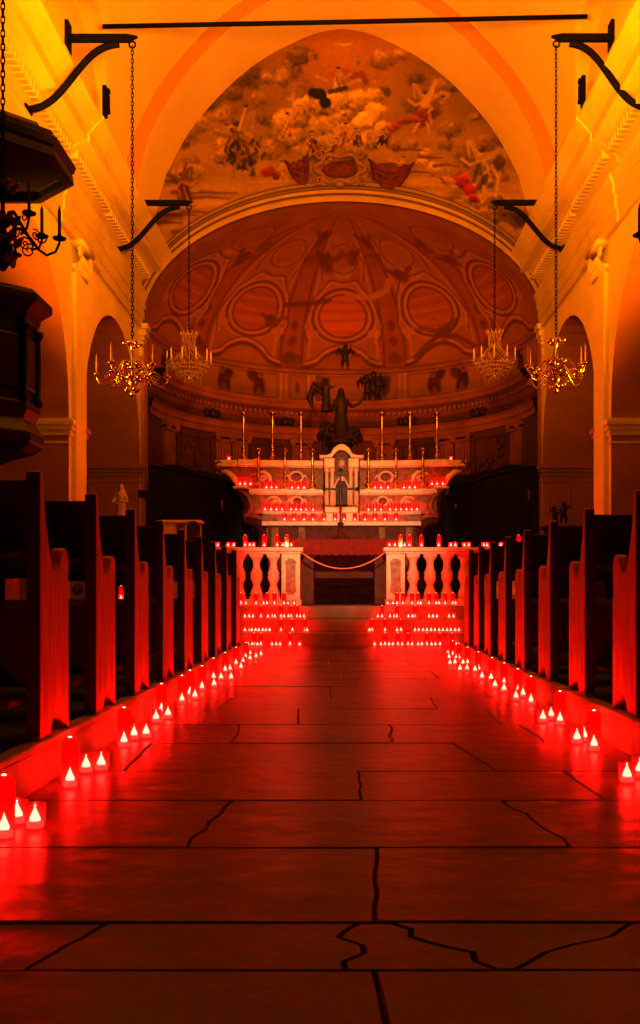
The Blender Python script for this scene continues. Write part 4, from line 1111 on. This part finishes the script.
# candlesticks on the altar
def stick(name, label, h, y, px, py, group):
    t = thing(name, label, 'candlestick', (hx(px, y), y, py), group=group)
    s = h
    MB().lathe([(.075, 0), (.08, .02), (.05, .04), (.03, .06)], n=3, rot=PI / 2).build('foot', M['gold'], t, bev=.004)
    MB().lathe([(r_ * 1.45, z_) for r_, z_ in [(.03, .05), (.02, .06), (.04, .10 * s), (.05, .13 * s), (.03, .17 * s), (.016, .20 * s), (.03, .28 * s), (.036, .31 * s), (.016, .35 * s), (.022, .40 * s), (.03, .43 * s), (.016, .47 * s), (.018, .60 * s), (.020, .86 * s), (.024, .88 * s), (.016, .91 * s), (.034, .95 * s), (.042, .985 * s), (.042, s), (.01, s)]], n=12).build('shaft', M['gold'], t, smooth=True)
    MB().lathe([(.008, s - .01), (.008, s + .012), (.002, s + .03)], n=6).build('spike', M['gold'], t)
    return t
TALL = [243.5, 272.5, 301, 382, 410, 437]; SM = [258.5, 285, 312.5, 368.5, 396, 423]
st0 = ss0 = None
for i, px in enumerate(TALL):
    sd, o = ('left', ORD[i + 1]) if i < 3 else ('right', ORD[6 - i])
    lab = 'tall gilded candlestick on the upper altar ledge, %s from the %s end' % (o, sd)
    if st0 is None: st0 = stick('tall_candlestick', lab, hz(412.5, HY + 1) - Z3, HY + 1.0, px, Z3 + .004, 'tall altar candlesticks')
    else: dup(st0, (hx(px, HY + 1), HY + 1.0, Z3 + .004), lab, 'tall altar candlesticks')
for i, px in enumerate(SM):
    sd, o = ('left', ORD[i + 1]) if i < 3 else ('right', ORD[6 - i])
    lab = 'shorter gilded candlestick on the middle altar ledge, %s from the %s end' % (o, sd)
    if ss0 is None: ss0 = stick('short_candlestick', lab, hz(449, HY + .45) - Z2, fy(HY + .535, px, B2), px, Z2 + .004, 'shorter altar candlesticks')
    else: dup(ss0, (hx(px, fy(HY + .535, px, B2)), fy(HY + .535, px, B2), Z2 + .004), lab, 'shorter altar candlesticks')

# ------------------------------------------------------------------ carved figures
def robed(h, arms, lean=0, veil=True):
    """one continuous draped figure, feet at the origin"""
    b = MB()
    b.lathe([(.15 * h, 0), (.16 * h, .02 * h), (.13 * h, .2 * h), (.115 * h, .4 * h), (.10 * h, .55 * h), (.12 * h, .68 * h), (.125 * h, .76 * h), (.09 * h, .82 * h), (.04 * h, .86 * h), (.03 * h, .89 * h)], n=18, sy=.8)
    for k in range(9):      # folds
        a = -PI * k / 8
        b.tube([(.15 * h * cos(a), .12 * h * sin(a), .01 * h), (.125 * h * cos(a + .12), .10 * h * sin(a + .12), .25 * h), (.10 * h * cos(a), .08 * h * sin(a), .55 * h)], [.022 * h, .018 * h, .01 * h], 6)
    b.ell((lean * .03, -.005 * h, .93 * h), (.052 * h, .058 * h, .07 * h), 14, 10)
    b.tube([(lean * .03, -.06 * h, .935 * h), (lean * .03, -.07 * h, .918 * h)], [.009 * h, .012 * h], 6)
    if veil:
        b.ell((0, .018 * h, .94 * h), (.066 * h, .06 * h, .075 * h)); b.tube([(0, .03 * h, .95 * h), (0, .06 * h, .85 * h), (0, .07 * h, .7 * h)], [.05 * h, .085 * h, .11 * h], 10)
    for pts in arms:
        n = len(pts)
        b.tube([(x * h, y * h, z * h) for x, y, z in pts], [.045 * h - .024 * h * i / (n - 1) for i in range(n)], 8)
        e = Vector(pts[-1]) * h; d = (e - Vector(pts[-2]) * h).normalized()
        for q in (-1, 0, 1): b.tube([e, e + d * .03 * h + Vector((0, 0, q * .008 * h)), e + d * .055 * h + Vector((0, 0, q * .014 * h))], [.013 * h, .009 * h, .005 * h], 5)
    return b
def putto(h, wing=True, s=1):
    b = MB()
    b.tube([(0, 0, .28 * h), (0, 0, .42 * h), (0, 0, .58 * h), (0, 0, .72 * h)], [.10 * h, .14 * h, .14 * h, .08 * h], 10)
    b.ell((s * .02 * h, -.02 * h, .84 * h), (.11 * h, .11 * h, .13 * h))
    for q in (-1, 1):
        b.tube([(q * .07 * h, 0, .33 * h), (q * .12 * h, -.10 * h, .2 * h), (q * .10 * h, 0, .02 * h), (q * .11 * h, -.06 * h, 0)], [.085 * h, .07 * h, .045 * h, .03 * h], 8)
        b.tube([(q * .10 * h, 0, .64 * h), (q * .22 * h, -.05 * h, .56 * h + (.2 * h if q == s else 0)), (q * .28 * h, -.1 * h, .62 * h + (.26 * h if q == s else 0))], [.055 * h, .045 * h, .03 * h], 8)
        if wing: b.tube([(q * .06 * h, .08 * h, .62 * h), (q * .26 * h, .14 * h, .82 * h), (q * .38 * h, .14 * h, .70 * h), (q * .34 * h, .13 * h, .5 * h)], [.05 * h, .09 * h, .07 * h, .02 * h], 8)
    return b
SYY = HY + 1.05
sk = SYY / F
def sx(px): return (px - VX) * sk
def sz(py): return EYE - (py - VY) * sk
sg = thing('statue_group', 'dark painted statue with raised arm amid cherubs, above the tabernacle', 'statue', (sx(340), SYY + .1, sz(461)))
def rel(px, py, y=0): return ((px - 340) * sk, y, (461 - py) * sk)
MB().lathe([(.34, 0), (.34, .08), (.26, .14), (.24, .28), (.30, .34), (.30, .40)], n=12).build('pedestal', M['statued'], sg, bev=.01)
b = MB()
for k in range(14): b.ell((R.uniform(-.36, .36), R.uniform(-.1, .15), R.uniform(.36, .62)), (R.uniform(.10, .16), .12, R.uniform(.08, .13)), 10, 7)
b.build('cloud', M['statued'], sg, smooth=True, remesh=.022)
f1 = robed(sk * 56, [[(.08, 0, .78), (.2, -.08, .66), (.33, -.10, .72), (.42, -.08, .84)], [(-.08, 0, .78), (-.18, -.10, .62), (-.10, -.2, .58)]], .5)
f1.build('robed_figure', M['statue'], sg, remesh=.014, loc=rel(341, 444, -.05))
f2 = robed(sk * 34, [[(-.08, 0, .78), (-.2, -.06, .7), (-.28, -.06, .92)], [(.08, 0, .78), (.2, -.1, .7), (.28, -.1, .78)]], -.5, False)
f2.tube([(0, .1, .36), (-.25, .16, .55), (-.34, .16, .3), (-.28, .15, .1)], [.06, .11, .08, .02], 8)
f2.build('flying_angel', M['statue'], sg, remesh=.014, loc=rel(326, 410, .12))
for px, py, h, s in ((327, 440, 19, 1), (333, 446, 17, -1), (355, 447, 18, 1), (324, 452, 14, -1)):
    putto(sk * h, True, s).build('cherub', M['statue'], sg, remesh=.010, loc=rel(px, py, -.16))
f3 = thing('angel_pair', 'pair of dark cherubs on the apse cornice, right of the statue', 'statue', (XY(372.5, 24.4), 24.35, 5.42))
for dx, h, s in ((-.12, .62, -1), (.12, .52, 1), (.01, .72, 1)):
    putto(h, True, s).build('cherub', M['statued'], f3, remesh=.02, loc=(dx, .05 * s, -.02))
f4 = thing('angel_figure', 'single dark cherub with spread wings over the central apse moulding', 'statue', (XY(345, 24.5), 24.42, 6.2))
putto(.55, True, 1).build('cherub', M['statued'], f4, remesh=.016)

# pale saint statuette on a plinth by the left chancel pier
syy = 17.3
x, y, z = W(121, 529, syy)
ps = thing('saint_statue', 'pale plaster saint statuette in a hooded robe, above the third left pew', 'statue', (x, y, z))
robed((529 - 484.5) * syy / F, [[(.09, 0, .76), (.17, -.10, .6), (.04, -.17, .62)], [(-.09, 0, .76), (-.17, -.10, .58), (-.02, -.17, .56)]], 0, True).build('robed_figure', M['ivory'], ps, remesh=.008)
b = MB(); b.lathe([(.24, .6), (.24, .70), (.18, .75), (.15, .85), (.15, z - .15), (.19, z - .08), (.20, z - .02), (.20, z)], (x, y, 0), 8)
tag(b.build('plinth', M['dark']), 'dark octagonal plinth under the pale saint statuette', 'plinth')
# two dark torch bearers at the right pier
for i, (px, py, h) in enumerate(((554.5, 527, 20), (563.5, 525, 22))):
    yy = 17.2 + .1 * i; x, y, z = W(px, py, yy); kk = yy / F; z += .03
    tt = thing('torch_bearer', ('dark torch-bearing statuette at the right pier, %s of the two' % ('left' if i == 0 else 'right')), 'statue', (x, y, z), group='torch bearers')
    putto(h * kk, False, 1 if i else -1).build('figure', M['statue'], tt, remesh=.008)
    s = 1 if i else -1
    MB().lathe([(.012, 0), (.014, .2), (.012, .42), (.002, .44)], (s * .28 * h * kk, -.1 * h * kk, h * kk * .60), 8).build('torch', M['taper'], tt, smooth=True)
b = MB(); x, y, z = W(559, 526, 17.25); b.b2(x - .22, x + .22, y - .15, y + .22, .6, z); b.b2(x - .26, x + .26, y - .19, y + .26, z - .06, z)
tag(b.build('console', M['dark'], bev=.01), 'dark console under the two torch bearers at the right pier', 'console')

# ------------------------------------------------------------------ choir stalls
def stalls(s, label):
    t = thing('choir_stall', label, 'choir stall', (AC, AY, .6), group='choir stalls')
    a0, a1 = (math.radians(24), math.radians(86))
    def arc(r0, r1, z0f, z1f, n=20, aa=a0, ab=a1):
        b = MB(); vs = []
        for i in range(n + 1):
            a = aa + (ab - aa) * i / n; q = i / n
            for (r, z) in ((r0, z0f), (r1, z0f), (r1, z1f(q)), (r0, z1f(q))): vs.append((s * r * sin(a), r * cos(a), z))
        fs = [(i * 4 + j, i * 4 + (j + 1) % 4, (i + 1) * 4 + (j + 1) % 4, (i + 1) * 4 + j) for i in range(n) for j in range(4)] + [(0, 1, 2, 3), (n * 4 + 3, n * 4 + 2, n * 4 + 1, n * 4)]
        return b.add(vs, fs)
    arc(3.55, 3.68, 0, lambda q: 2.72).build('back', M['black'], t)
    arc(3.42, 3.72, 2.72, lambda q: 2.86).build('cornice', M['black'], t)
    arc(3.05, 3.55, .40, lambda q: .47).build('seat', M['black'], t)
    arc(2.55, 2.65, 0, lambda q: 1.0).build('front', M['black'], t)
    for i in range(7):
        a = a0 + (a1 - a0) * i / 6
        p = MB(); p.box((s * 3.38 * sin(a), 3.38 * cos(a), .62), (.06, .62, 1.24), -s * a); p.build('divider', M['black'], t, bev=.01)
    return t
stalls(-1, 'black curved choir stalls behind the altar on the left')
stalls(1, 'black curved choir stalls behind the altar on the right')
def screen(s, label):     # tall dark panels at the sides of the sanctuary
    t = thing('dark_screen', label, 'screen', (0, 0, 0))
    o0 = [(148, 466), (175, 470), (205, 476), (236, 484), (250, 488), (250, 600), (148, 600)] if s < 0 else [(540, 466), (515, 469), (490, 476), (462, 485), (446, 488), (446, 600), (540, 600)]
    yy = HY + 1.38
    b = MB(); b.prism([(XY(a, yy), max(.6, ZY(c, yy))) for a, c in o0], yy, yy + .06, 'y'); b.build('panel', M['black'], t)
    b = MB(); b.tube([(XY(a, yy), yy, ZY(c, yy)) for a, c in o0[:5]], .03, 6); b.build('top_rail', M['black'], t, smooth=True)
screen(-1, 'tall black screen with a falling top edge, left of the high altar')
screen(1, 'tall black screen with a falling top edge, right of the high altar')
# processional candle poles
for i, (px, p0, p1) in enumerate(((147, 462, 500), (222, 500, 512), (529, 490, 502), (456, 503, 509))):
    yy = 19.0
    x = XY(px, yy); z1 = ZY(p0, yy); z0 = ZY(p1, yy)
    lab = ['tall pole candle at the left chancel pier', 'pole candle before the black screen left of the altar', 'pole candle by the right chancel pier', 'pole candle before the black screen right of the altar'][i]
    t = thing('candle_pole', lab, 'candle pole', (x, yy, .6))
    MB().lathe([(.14, 0), (.14, .03), (.03, .06), (.018, .10), (.018, z0 - .6), (.05, z0 - .6), (.05, z0 - .57), (.016, z0 - .56)], n=10).build('pole', M['black'], t, smooth=True)
    MB().lathe([(.022, z0 - .58), (.020, z1 - .6 - .03), (.004, z1 - .6)], n=8).build('candle', M['taper'], t, smooth=True)
    if i == 0: MB().b2(-.16, .16, -.03, .03, ZY(495, yy) - .65, ZY(490, yy) - .6).build('crosspiece', M['dark'], t, bev=.01)
# ambo and chair behind the left balustrade
yy = 17.4
t = thing('ambo', 'pale stone lectern block beyond the left pews, under the black screen', 'lectern', (XY(181, yy), yy, .6))
za, zb = ZY(520, yy) - .6, ZY(536, yy) - .6
MB().b2(-.30, .30, 0, .35, 0, za - .05).build('body', M['marble'], t, bev=.01)
MB().b2(-.34, .34, -.04, .39, za - .05, za).build('top', M['marble'], t, bev=.01)
MB().b2(-.07, .07, -.015, 0, za - .22, za - .08).build('panel', M['inlay'], t)
yc = 17.2
t = thing('round_back_chair', 'dark chair with a rounded back in front of the pale lectern', 'chair', (XY(193.5, yc), yc, .6))
zc = ZY(521, yc) - .6
b = MB(); b.prism([(-.11, .4)] + [(.11 * -cos(a), zc - .11 + .11 * sin(a)) for a in [PI * k / 14 for k in range(15)]] + [(.11, .4)], -.03, .03, 'y'); b.build('backrest', M['pewdark'], t, bev=.01)
MB().b2(-.2, .2, -.4, .03, .40, .46).build('seat', M['pewdark'], t, bev=.01)
for a in (-.17, .17):
    for c in (-.36, 0): MB().b2(a - .02, a + .02, c - .02, c + .02, 0, .40).build('leg', M['pewdark'], t)
# pale framed panel standing by the left pier (seen through the first pew)
yq = 14.4
x0, x1 = XY(69, yq), XY(90, yq)
t = thing('framed_panel', 'pale framed panel on an easel, glimpsed through the gap in the first left pew', 'panel', ((x0 + x1) / 2, yq, 0))
MB().b2(-(x1 - x0) / 2, (x1 - x0) / 2, 0, .02, ZY(599, yq), ZY(576, yq)).build('sheet', M['silver'], t)
MB().lathe([(.06, -.01), (.085, 0), (.06, .01)], (0, 0, 0), 16).build('wreath', M['inlay'], t, loc=(-.01, -.02, ZY(588, yq))).rotation_euler = (PI / 2, 0, 0)
fr = MB()
hw = (x1 - x0) / 2 + .02
fr.b2(-hw, hw, -.02, .03, ZY(599, yq) - .04, ZY(599, yq)); fr.b2(-hw, hw, -.02, .03, ZY(576, yq), ZY(576, yq) + .04)
fr.b2(-hw - .03, -hw + .01, -.02, .03, ZY(599, yq), ZY(576, yq)); fr.b2(hw - .01, hw + .03, -.02, .03, ZY(599, yq), ZY(576, yq)); fr.build('frame', M['pewdark'], t)
for a in (-.12, .12): MB().tube([(a, .1, 0), (a * .6, .03, ZY(599, yq))], .02, 6).build('leg', M['pewdark'], t)

# ------------------------------------------------------------------ candles
def flame_mb(z, r=.011, h=.045):
    b = MB(); b.lathe([(.004, z), (r * .92, z + h * .04), (r, z + h * .16), (r * .72, z + h * .40), (r * .36, z + h * .68), (r * .15, z + h * .88), (.0008, z + h)], n=8); return b
def proto_tall(glass, nm):
    g = MB(); g.lathe([(.031, 0), (.034, .006), (.034, .155), (.031, .163), (.031, .166)], n=16)
    g.f.pop(); g.mi.pop()
    o = g.build(nm, M[glass], smooth=True)
    MB().lathe([(.029, .002), (.029, .020), (.004, .022)], n=14).build('wax', M['waxglow'], o, smooth=True)
    flame_mb(.024, .019, .056).build('flame', M['flame'], o, smooth=True)
    l = MB(); l.lathe([(.034, .162), (.036, .166), (.036, .176), (.030, .190), (.020, .197), (.019, .200)], n=16); l.build('lid', M['lid'], o, smooth=True)
    s = MB()
    s.ell((0, 0, .199), (.009, .009, .007), 8, 5)  # glowing bead imitates flame light escaping through the lid
    s.build('lid_glow_bead', M['lidglow'], o)
    return o
def proto_short(nm, h=.082, r=.034, fh=.054, fr=.020):
    g = MB(); g.lathe([(r * .86, 0), (r * .92, .006), (r, .02), (r, h)], n=16); g.f.pop(); g.mi.pop()
    o = g.build(nm, M['glass'], smooth=True)
    MB().lathe([(r * .82, .004), (r * .88, .022), (.004, .024)], n=14).build('wax', M['waxglow'], o, smooth=True)
    flame_mb(.024, fr, fh).build('flame', M['flame'], o, smooth=True)
    return o
PT, PS, PA, PM = proto_tall('glass', 'tall_red_candle'), proto_short('short_red_candle'), proto_tall('amber', 'tall_amber_candle'), proto_short('altar_candle', .155, .043, .055, .024)
PROTO = {'T': PT, 'S': PS, 'A': PA, 'M': PM}
KIDS = {p: [q for q in bpy.data.objects if q.parent == p] for p in PROTO.values()}
USED = set()
LCOL = (1.0, .003, .002)
LD = {}
def lamp_data(e, key, col=LCOL, r=.014):
    if key not in LD:
        l = bpy.data.lights.new('candle_light', 'POINT'); l.energy = e; l.color = col; l.shadow_soft_size = r; LD[key] = l
    return LD[key]
def candle(kind, loc, label, group, e=1.0, lit=True):
    p = PROTO[kind]
    if p not in USED: USED.add(p); o = p
    else:
        o = p.copy(); C.objects.link(o)
        for q in KIDS[p]:
            c = q.copy(); C.objects.link(c); c.parent = o
    o.location = loc; tag(o, label, 'candle', group)
    o.rotation_euler = (0, 0, R.uniform(-.5, .5))
    if lit:
        warm = 'altar ledge' in label or 'altar table' in label or 'rail' in label
        l = bpy.data.objects.new('candle_light', lamp_data(e, (round(e, 3), warm), (1.0, .09, .045) if warm else LCOL)); C.objects.link(l)
        l.parent = o; l.location = (0, 0, .060)
    return o
def onfloor(px, py):
    Y = EYE * F / (py - VY); return ((px - VX) * Y / F, Y, 0.0)
CNT = {}
def separate(lst, d=.0705):
    out = []
    for k, l in lst:
        for ox, oy in ((0, 0), (0, .026), (0, -.026), (0, .04), (0, -.04), (.012, .05), (-.012, -.05), (.03, .05), (-.03, .05), (.05, .055), (-.05, .055)):
            q = (l[0] + ox, l[1] + oy, l[2])
            if all(math.hypot(q[0] - m[0], q[1] - m[1]) > d + (.005 if k != 'S' or kk != 'S' else 0) for kk, m in out): break
        out.append((k, q))
    return out
def order(lst):    # lst of (kind, loc): label ordinals per kind
    out = []; cn = {}
    for k, l in lst:
        cn[k] = cn.get(k, 0) + 1; out.append((k, l, ORD[cn[k]]))
    return out
KW = {'T': 'tall lidded red', 'S': 'short red', 'A': 'tall amber', 'M': 'short red'}
KS = {'T': 'tall', 'S': 'short', 'A': 'amber', 'M': 'short'}
# along the kerbs (surveyed foot points)
left = [('T', 4, 838), ('S', 17, 824), ('S', 35, 829), ('T', 70, 787), ('S', 86, 773), ('S', 98, 773), ('T', 124, 747), ('S', 134, 740), ('S', 144, 740), ('S', 156, 723), ('S', 168, 719), ('T', 160, 715),
        ('T', 182, 704), ('S', 195, 700), ('T', 190, 697), ('T', 202, 691), ('S', 214, 688), ('S', 221, 681), ('S', 231, 681), ('T', 212, 681), ('S', 230, 672), ('T', 224, 673), ('S', 241, 670), ('T', 236, 666),
        ('S', 243, 664), ('S', 250, 661), ('T', 243, 659.5), ('S', 256, 659), ('S', 247, 656.5), ('S', 261, 657)]
right = [('S', 627, 783), ('S', 640, 777), ('T', 594, 751), ('S', 577, 744), ('S', 584, 742), ('S', 590, 739), ('T', 560, 725), ('S', 543, 723), ('S', 551, 720), ('T', 531, 705), ('S', 516, 701), ('S', 523, 698), ('S', 504, 693),
         ('T', 518, 695), ('S', 495, 689), ('T', 507, 687), ('S', 491, 681.5), ('S', 482, 680), ('T', 497, 680), ('S', 475, 673), ('S', 467, 671.5), ('S', 460, 672), ('T', 486, 672), ('S', 463, 666), ('S', 455, 665.5), ('S', 450, 666),
         ('T', 475, 666), ('S', 456, 661), ('S', 449, 660), ('T', 467, 661), ('S', 448, 656), ('T', 461, 657)]
for sd, lst in (('left', left), ('right', right)):
    pl_ = []
    for k, px, py in lst:
        loc = onfloor(px, py)
        x = loc[0]
        if sd == 'left': x = max(x, KL + .045)
        else: x = min(x, KR - .045)
        pl_.append((k, (x, loc[1], .002)))
    pl_.sort(key=lambda q: q[1][1])
    fixed = []
    for k, l in pl_:
        l = list(l)
        while any(math.hypot(l[0] - m[0], l[1] - m[1]) < .076 for _, m in fixed): l[1] += .012
        fixed.append((k, tuple(l)))
    pl_ = sorted(fixed, key=lambda q: q[1][1])
    for k, l, o in order(pl_):
        candle(k, l, '%s candle along the %s kerb, %s %s one from the camera' % (KW[k], sd, o, KS[k]), 'candles along the %s kerb' % sd, 6.0)
# on the chancel steps: rows (name, z, y of row front)
rowsL = {
 'floor before the steps': (0.002, 15.22, [('S', q) for q in (248, 252, 257.5, 272, 276, 280, 299.5)], [254, 261, 290]),
 'lowest step': (.202, 15.52, [('S', q) for q in (245, 248.5, 252, 255.5, 259, 262.5, 266, 269.5, 307)], [281, 292.5, 305]),
 'middle step': (.402, 15.88, [('S', q) for q in (245, 249, 253, 268, 271.5, 275, 284, 287.5, 300, 303.8)], [261, 281, 291, 297]),
 'top step': (.602, 16.22, [('S', q) for q in (246, 263.5, 288, 294, 237)], [231, 241, 256, 267, 274.5, 284])}
rowsR = {
 'floor before the steps': (0.002, 15.22, [('S', q) for q in (374.5, 381, 389, 393, 402, 412, 418, 422, 431.5, 435.5, 456)], [385, 398, 408, 427, 440, 452]),
 'lowest step': (.202, 15.52, [('S', q) for q in (369.5, 397, 415, 419, 423, 427, 431, 435, 439, 443, 447, 451, 455, 459)], [372, 385, 401]),
 'middle step': (.402, 15.88, [('S', q) for q in (378, 390, 393.5, 408.5, 412, 429, 433, 437, 449, 453.5)], [382, 397, 415]),
 'top step': (.602, 16.22, [('S', q) for q in (387.7, 393, 420.5, 439, 455.5)], [397, 403, 412, 418, 429, 436, 445, 453])}
for sd, rows_ in (('left', rowsL), ('right', rowsR)):
    for nm, (z, y, shorts, talls) in rows_.items():
        lst = [(k, ((px - VX) * y / F, y - .01, z + .001)) for k, px in shorts]
        lst += [('T', ((px - VX) * (y + .10) / F, y + .095, z + .001)) for px in talls]
        lst = separate(lst); lst.sort(key=lambda q: abs(q[1][0]))
        for k, l, o in order(lst):
            candle(k, l, '%s candle on the floor before the %s steps, %s %s one from the aisle' % (KS[k] + ' red', sd, o, KS[k]) if nm[0] == 'f' else '%s candle on the %s, %s side, %s %s one from the aisle' % (KW[k], nm, sd, o, KS[k]), 'candles on the %s, %s' % (nm, sd), 4.5)
# on the balustrade rails
rl = [('S', 213), ('S', 217.6), ('S', 228), ('S', 233.5), ('T', 245), ('S', 249.5), ('S', 253.5), ('T', 264), ('T', 277), ('A', 286.5), ('S', 282.5), ('S', 291)]
rr_ = [('S', 389.5), ('S', 395), ('A', 400.6), ('S', 405), ('T', 409.5), ('T', 421.6), ('T', 439), ('S', 451), ('S', 455.5), ('S', 464.5), ('S', 469), ('S', 484), ('S', 487.8), ('S', 501), ('T', 519)]
for sd, lst in (('left', rl), ('right', rr_)):
    y = BY + .04
    q = separate([(k, ((px - VX) * y / F, y + .03, 1.537)) for k, px in lst]); q.sort(key=lambda a: abs(a[1][0]))
    for k, l, o in order(q):
        candle(k, l, '%s candle on the %s balustrade rail, %s %s one from the aisle' % (KW[k], sd, o, KS[k]), 'candles on the %s balustrade' % sd, 3.0)
# on the high altar ledges
HA = {
 'altar table top': (hz(521.5), HY + .06, 0, (284.5, 294, 304, 313, 324, 335, 344, 355, 365, 375, 385, 396)),
 'lower altar ledge': (Z1, HY + .30, .20, (265, 271, 276.5, 282, 291, 296, 301, 306, 313, 368.5, 375, 381, 390, 396, 401, 406.5, 411.5, 417)),
 'middle altar ledge': (Z2, HY + .50, .21, (240, 245, 250.5, 266.5, 271.5, 276.5, 292, 298, 304, 375, 381, 388, 404, 409.5, 415, 432, 437, 443))}
for nm, (zl, y, bw, xs) in HA.items():
    for i, px in enumerate(xs):
        yc_ = fy(y, px, bw)
        candle('M', (hx(px, yc_), yc_, (hz(485.6, HY + .25) if nm[0] == 'm' and (px < 252 or px > 430) else zl) + .004), 'short red candle on the %s, %s from the left' % (nm, ORD[i + 1]), 'candles on the %s' % nm, 4.0)
# stray lights
for lab, px, py, yy in (('small red candle standing on the far left end of the top altar ledge', 229, 460, HY + 1.0), ('small red candle standing on the far right end of the top altar ledge', 451, 460, HY + 1.0),
                        ('small red candle on the top altar ledge between the two outer left candlesticks', 256, 460, HY + 1.0)):
    candle('S', (XY(px, yy), yy, Z3 + (.05 if px in (229, 451) else .004)), lab, 'candles on the top altar ledge', 1.2)
x, y, z = W(121, 600, 14.6)
candle('T', (x, y, z), 'red candle on a stand, glimpsed through the gap of the second left pew', None, 2.0)
b = MB(); b.lathe([(.16, .0), (.16, .03), (.03, .06), (.025, z - .04), (.09, z - .02), (.09, z)], (x, y, 0), 12)
tag(b.build('candle_stand', M['iron'], smooth=False), 'thin dark stand under the red candle behind the left pews', 'stand')

# ------------------------------------------------------------------ lamps and added fill lights
def area(name, loc, target, size, e, col, spread=PI):
    l = bpy.data.lights.new(name, 'AREA'); l.energy = e; l.color = col; l.size = size; l.shape = 'DISK'; l.spread = spread
    o = bpy.data.objects.new(name, l); C.objects.link(o); o.location = loc
    d = Vector(target) - Vector(loc); o.rotation_euler = d.to_track_quat('-Z', 'Y').to_euler()
    return o
def spot(name, loc, target, e, col, ang, blend, r=.25):
    l = bpy.data.lights.new(name, 'SPOT'); l.energy = e; l.color = col; l.spot_size = math.radians(ang); l.spot_blend = blend; l.shadow_soft_size = r
    o = bpy.data.objects.new(name, l); C.objects.link(o); o.location = loc
    d = Vector(target) - Vector(loc); o.rotation_euler = d.to_track_quat('-Z', 'Y').to_euler()
    return o
OR = (1.0, .33, .001)
spot('flood_lamp', (-4.5, 11.6, 3.0), (2.6, 16.0, 10.2), 1350, OR, 106, .6, .25)
spot('flood_lamp', (4.4, 11.6, 3.0), (-2.6, 16.0, 10.2), 1350, OR, 106, .6, .25)
spot('vault_fill', (0, 5.4, 4.15), (0, 15.5, 11.3), 11500, OR, 82, .6, .35)  # unseen central light added to brighten the vault evenly
spot('altar_fill', (0, 1.5, 3.2), (0, 18.4, 1.9), 8200, (1.0, .47, .21), 15, .8, .12)  # unseen narrow fill added to warm the altar and rail marble
area('apse_lamp', (AC, 20.95, 2.6), (AC, 24.4, 6.6), .5, 75, (1.0, .13, .006), 2.6)

w = bpy.data.worlds.new('world'); bpy.context.scene.world = w; w.use_nodes = True
w.node_tree.nodes['Background'].inputs[0].default_value = (.9, .12, .03, 1)
w.node_tree.nodes['Background'].inputs[1].default_value = .002

# ------------------------------------------------------------------ camera
cam = bpy.data.cameras.new('camera'); co = bpy.data.objects.new('camera', cam); C.objects.link(co)
cam.sensor_fit = 'VERTICAL'; cam.sensor_height = 36.0; cam.sensor_width = 36.0 * 640 / 1024; cam.lens = 36.0 * F / 1024
cam.shift_x = -(VX - 320) / 1024.0; cam.shift_y = (VY - 512) / 1024.0
co.location = (0, 0, EYE); co.rotation_euler = (PI / 2, 0, 0)
cam.clip_end = 100
sc = bpy.context.scene; sc.camera = co
sc.view_settings.view_transform = 'Standard'; sc.view_settings.look = 'None'
sc.view_settings.exposure = 0; sc.view_settings.gamma = .82
sc.cycles.max_bounces = 6; sc.cycles.transparent_max_bounces = 16; sc.cycles.diffuse_bounces = 2
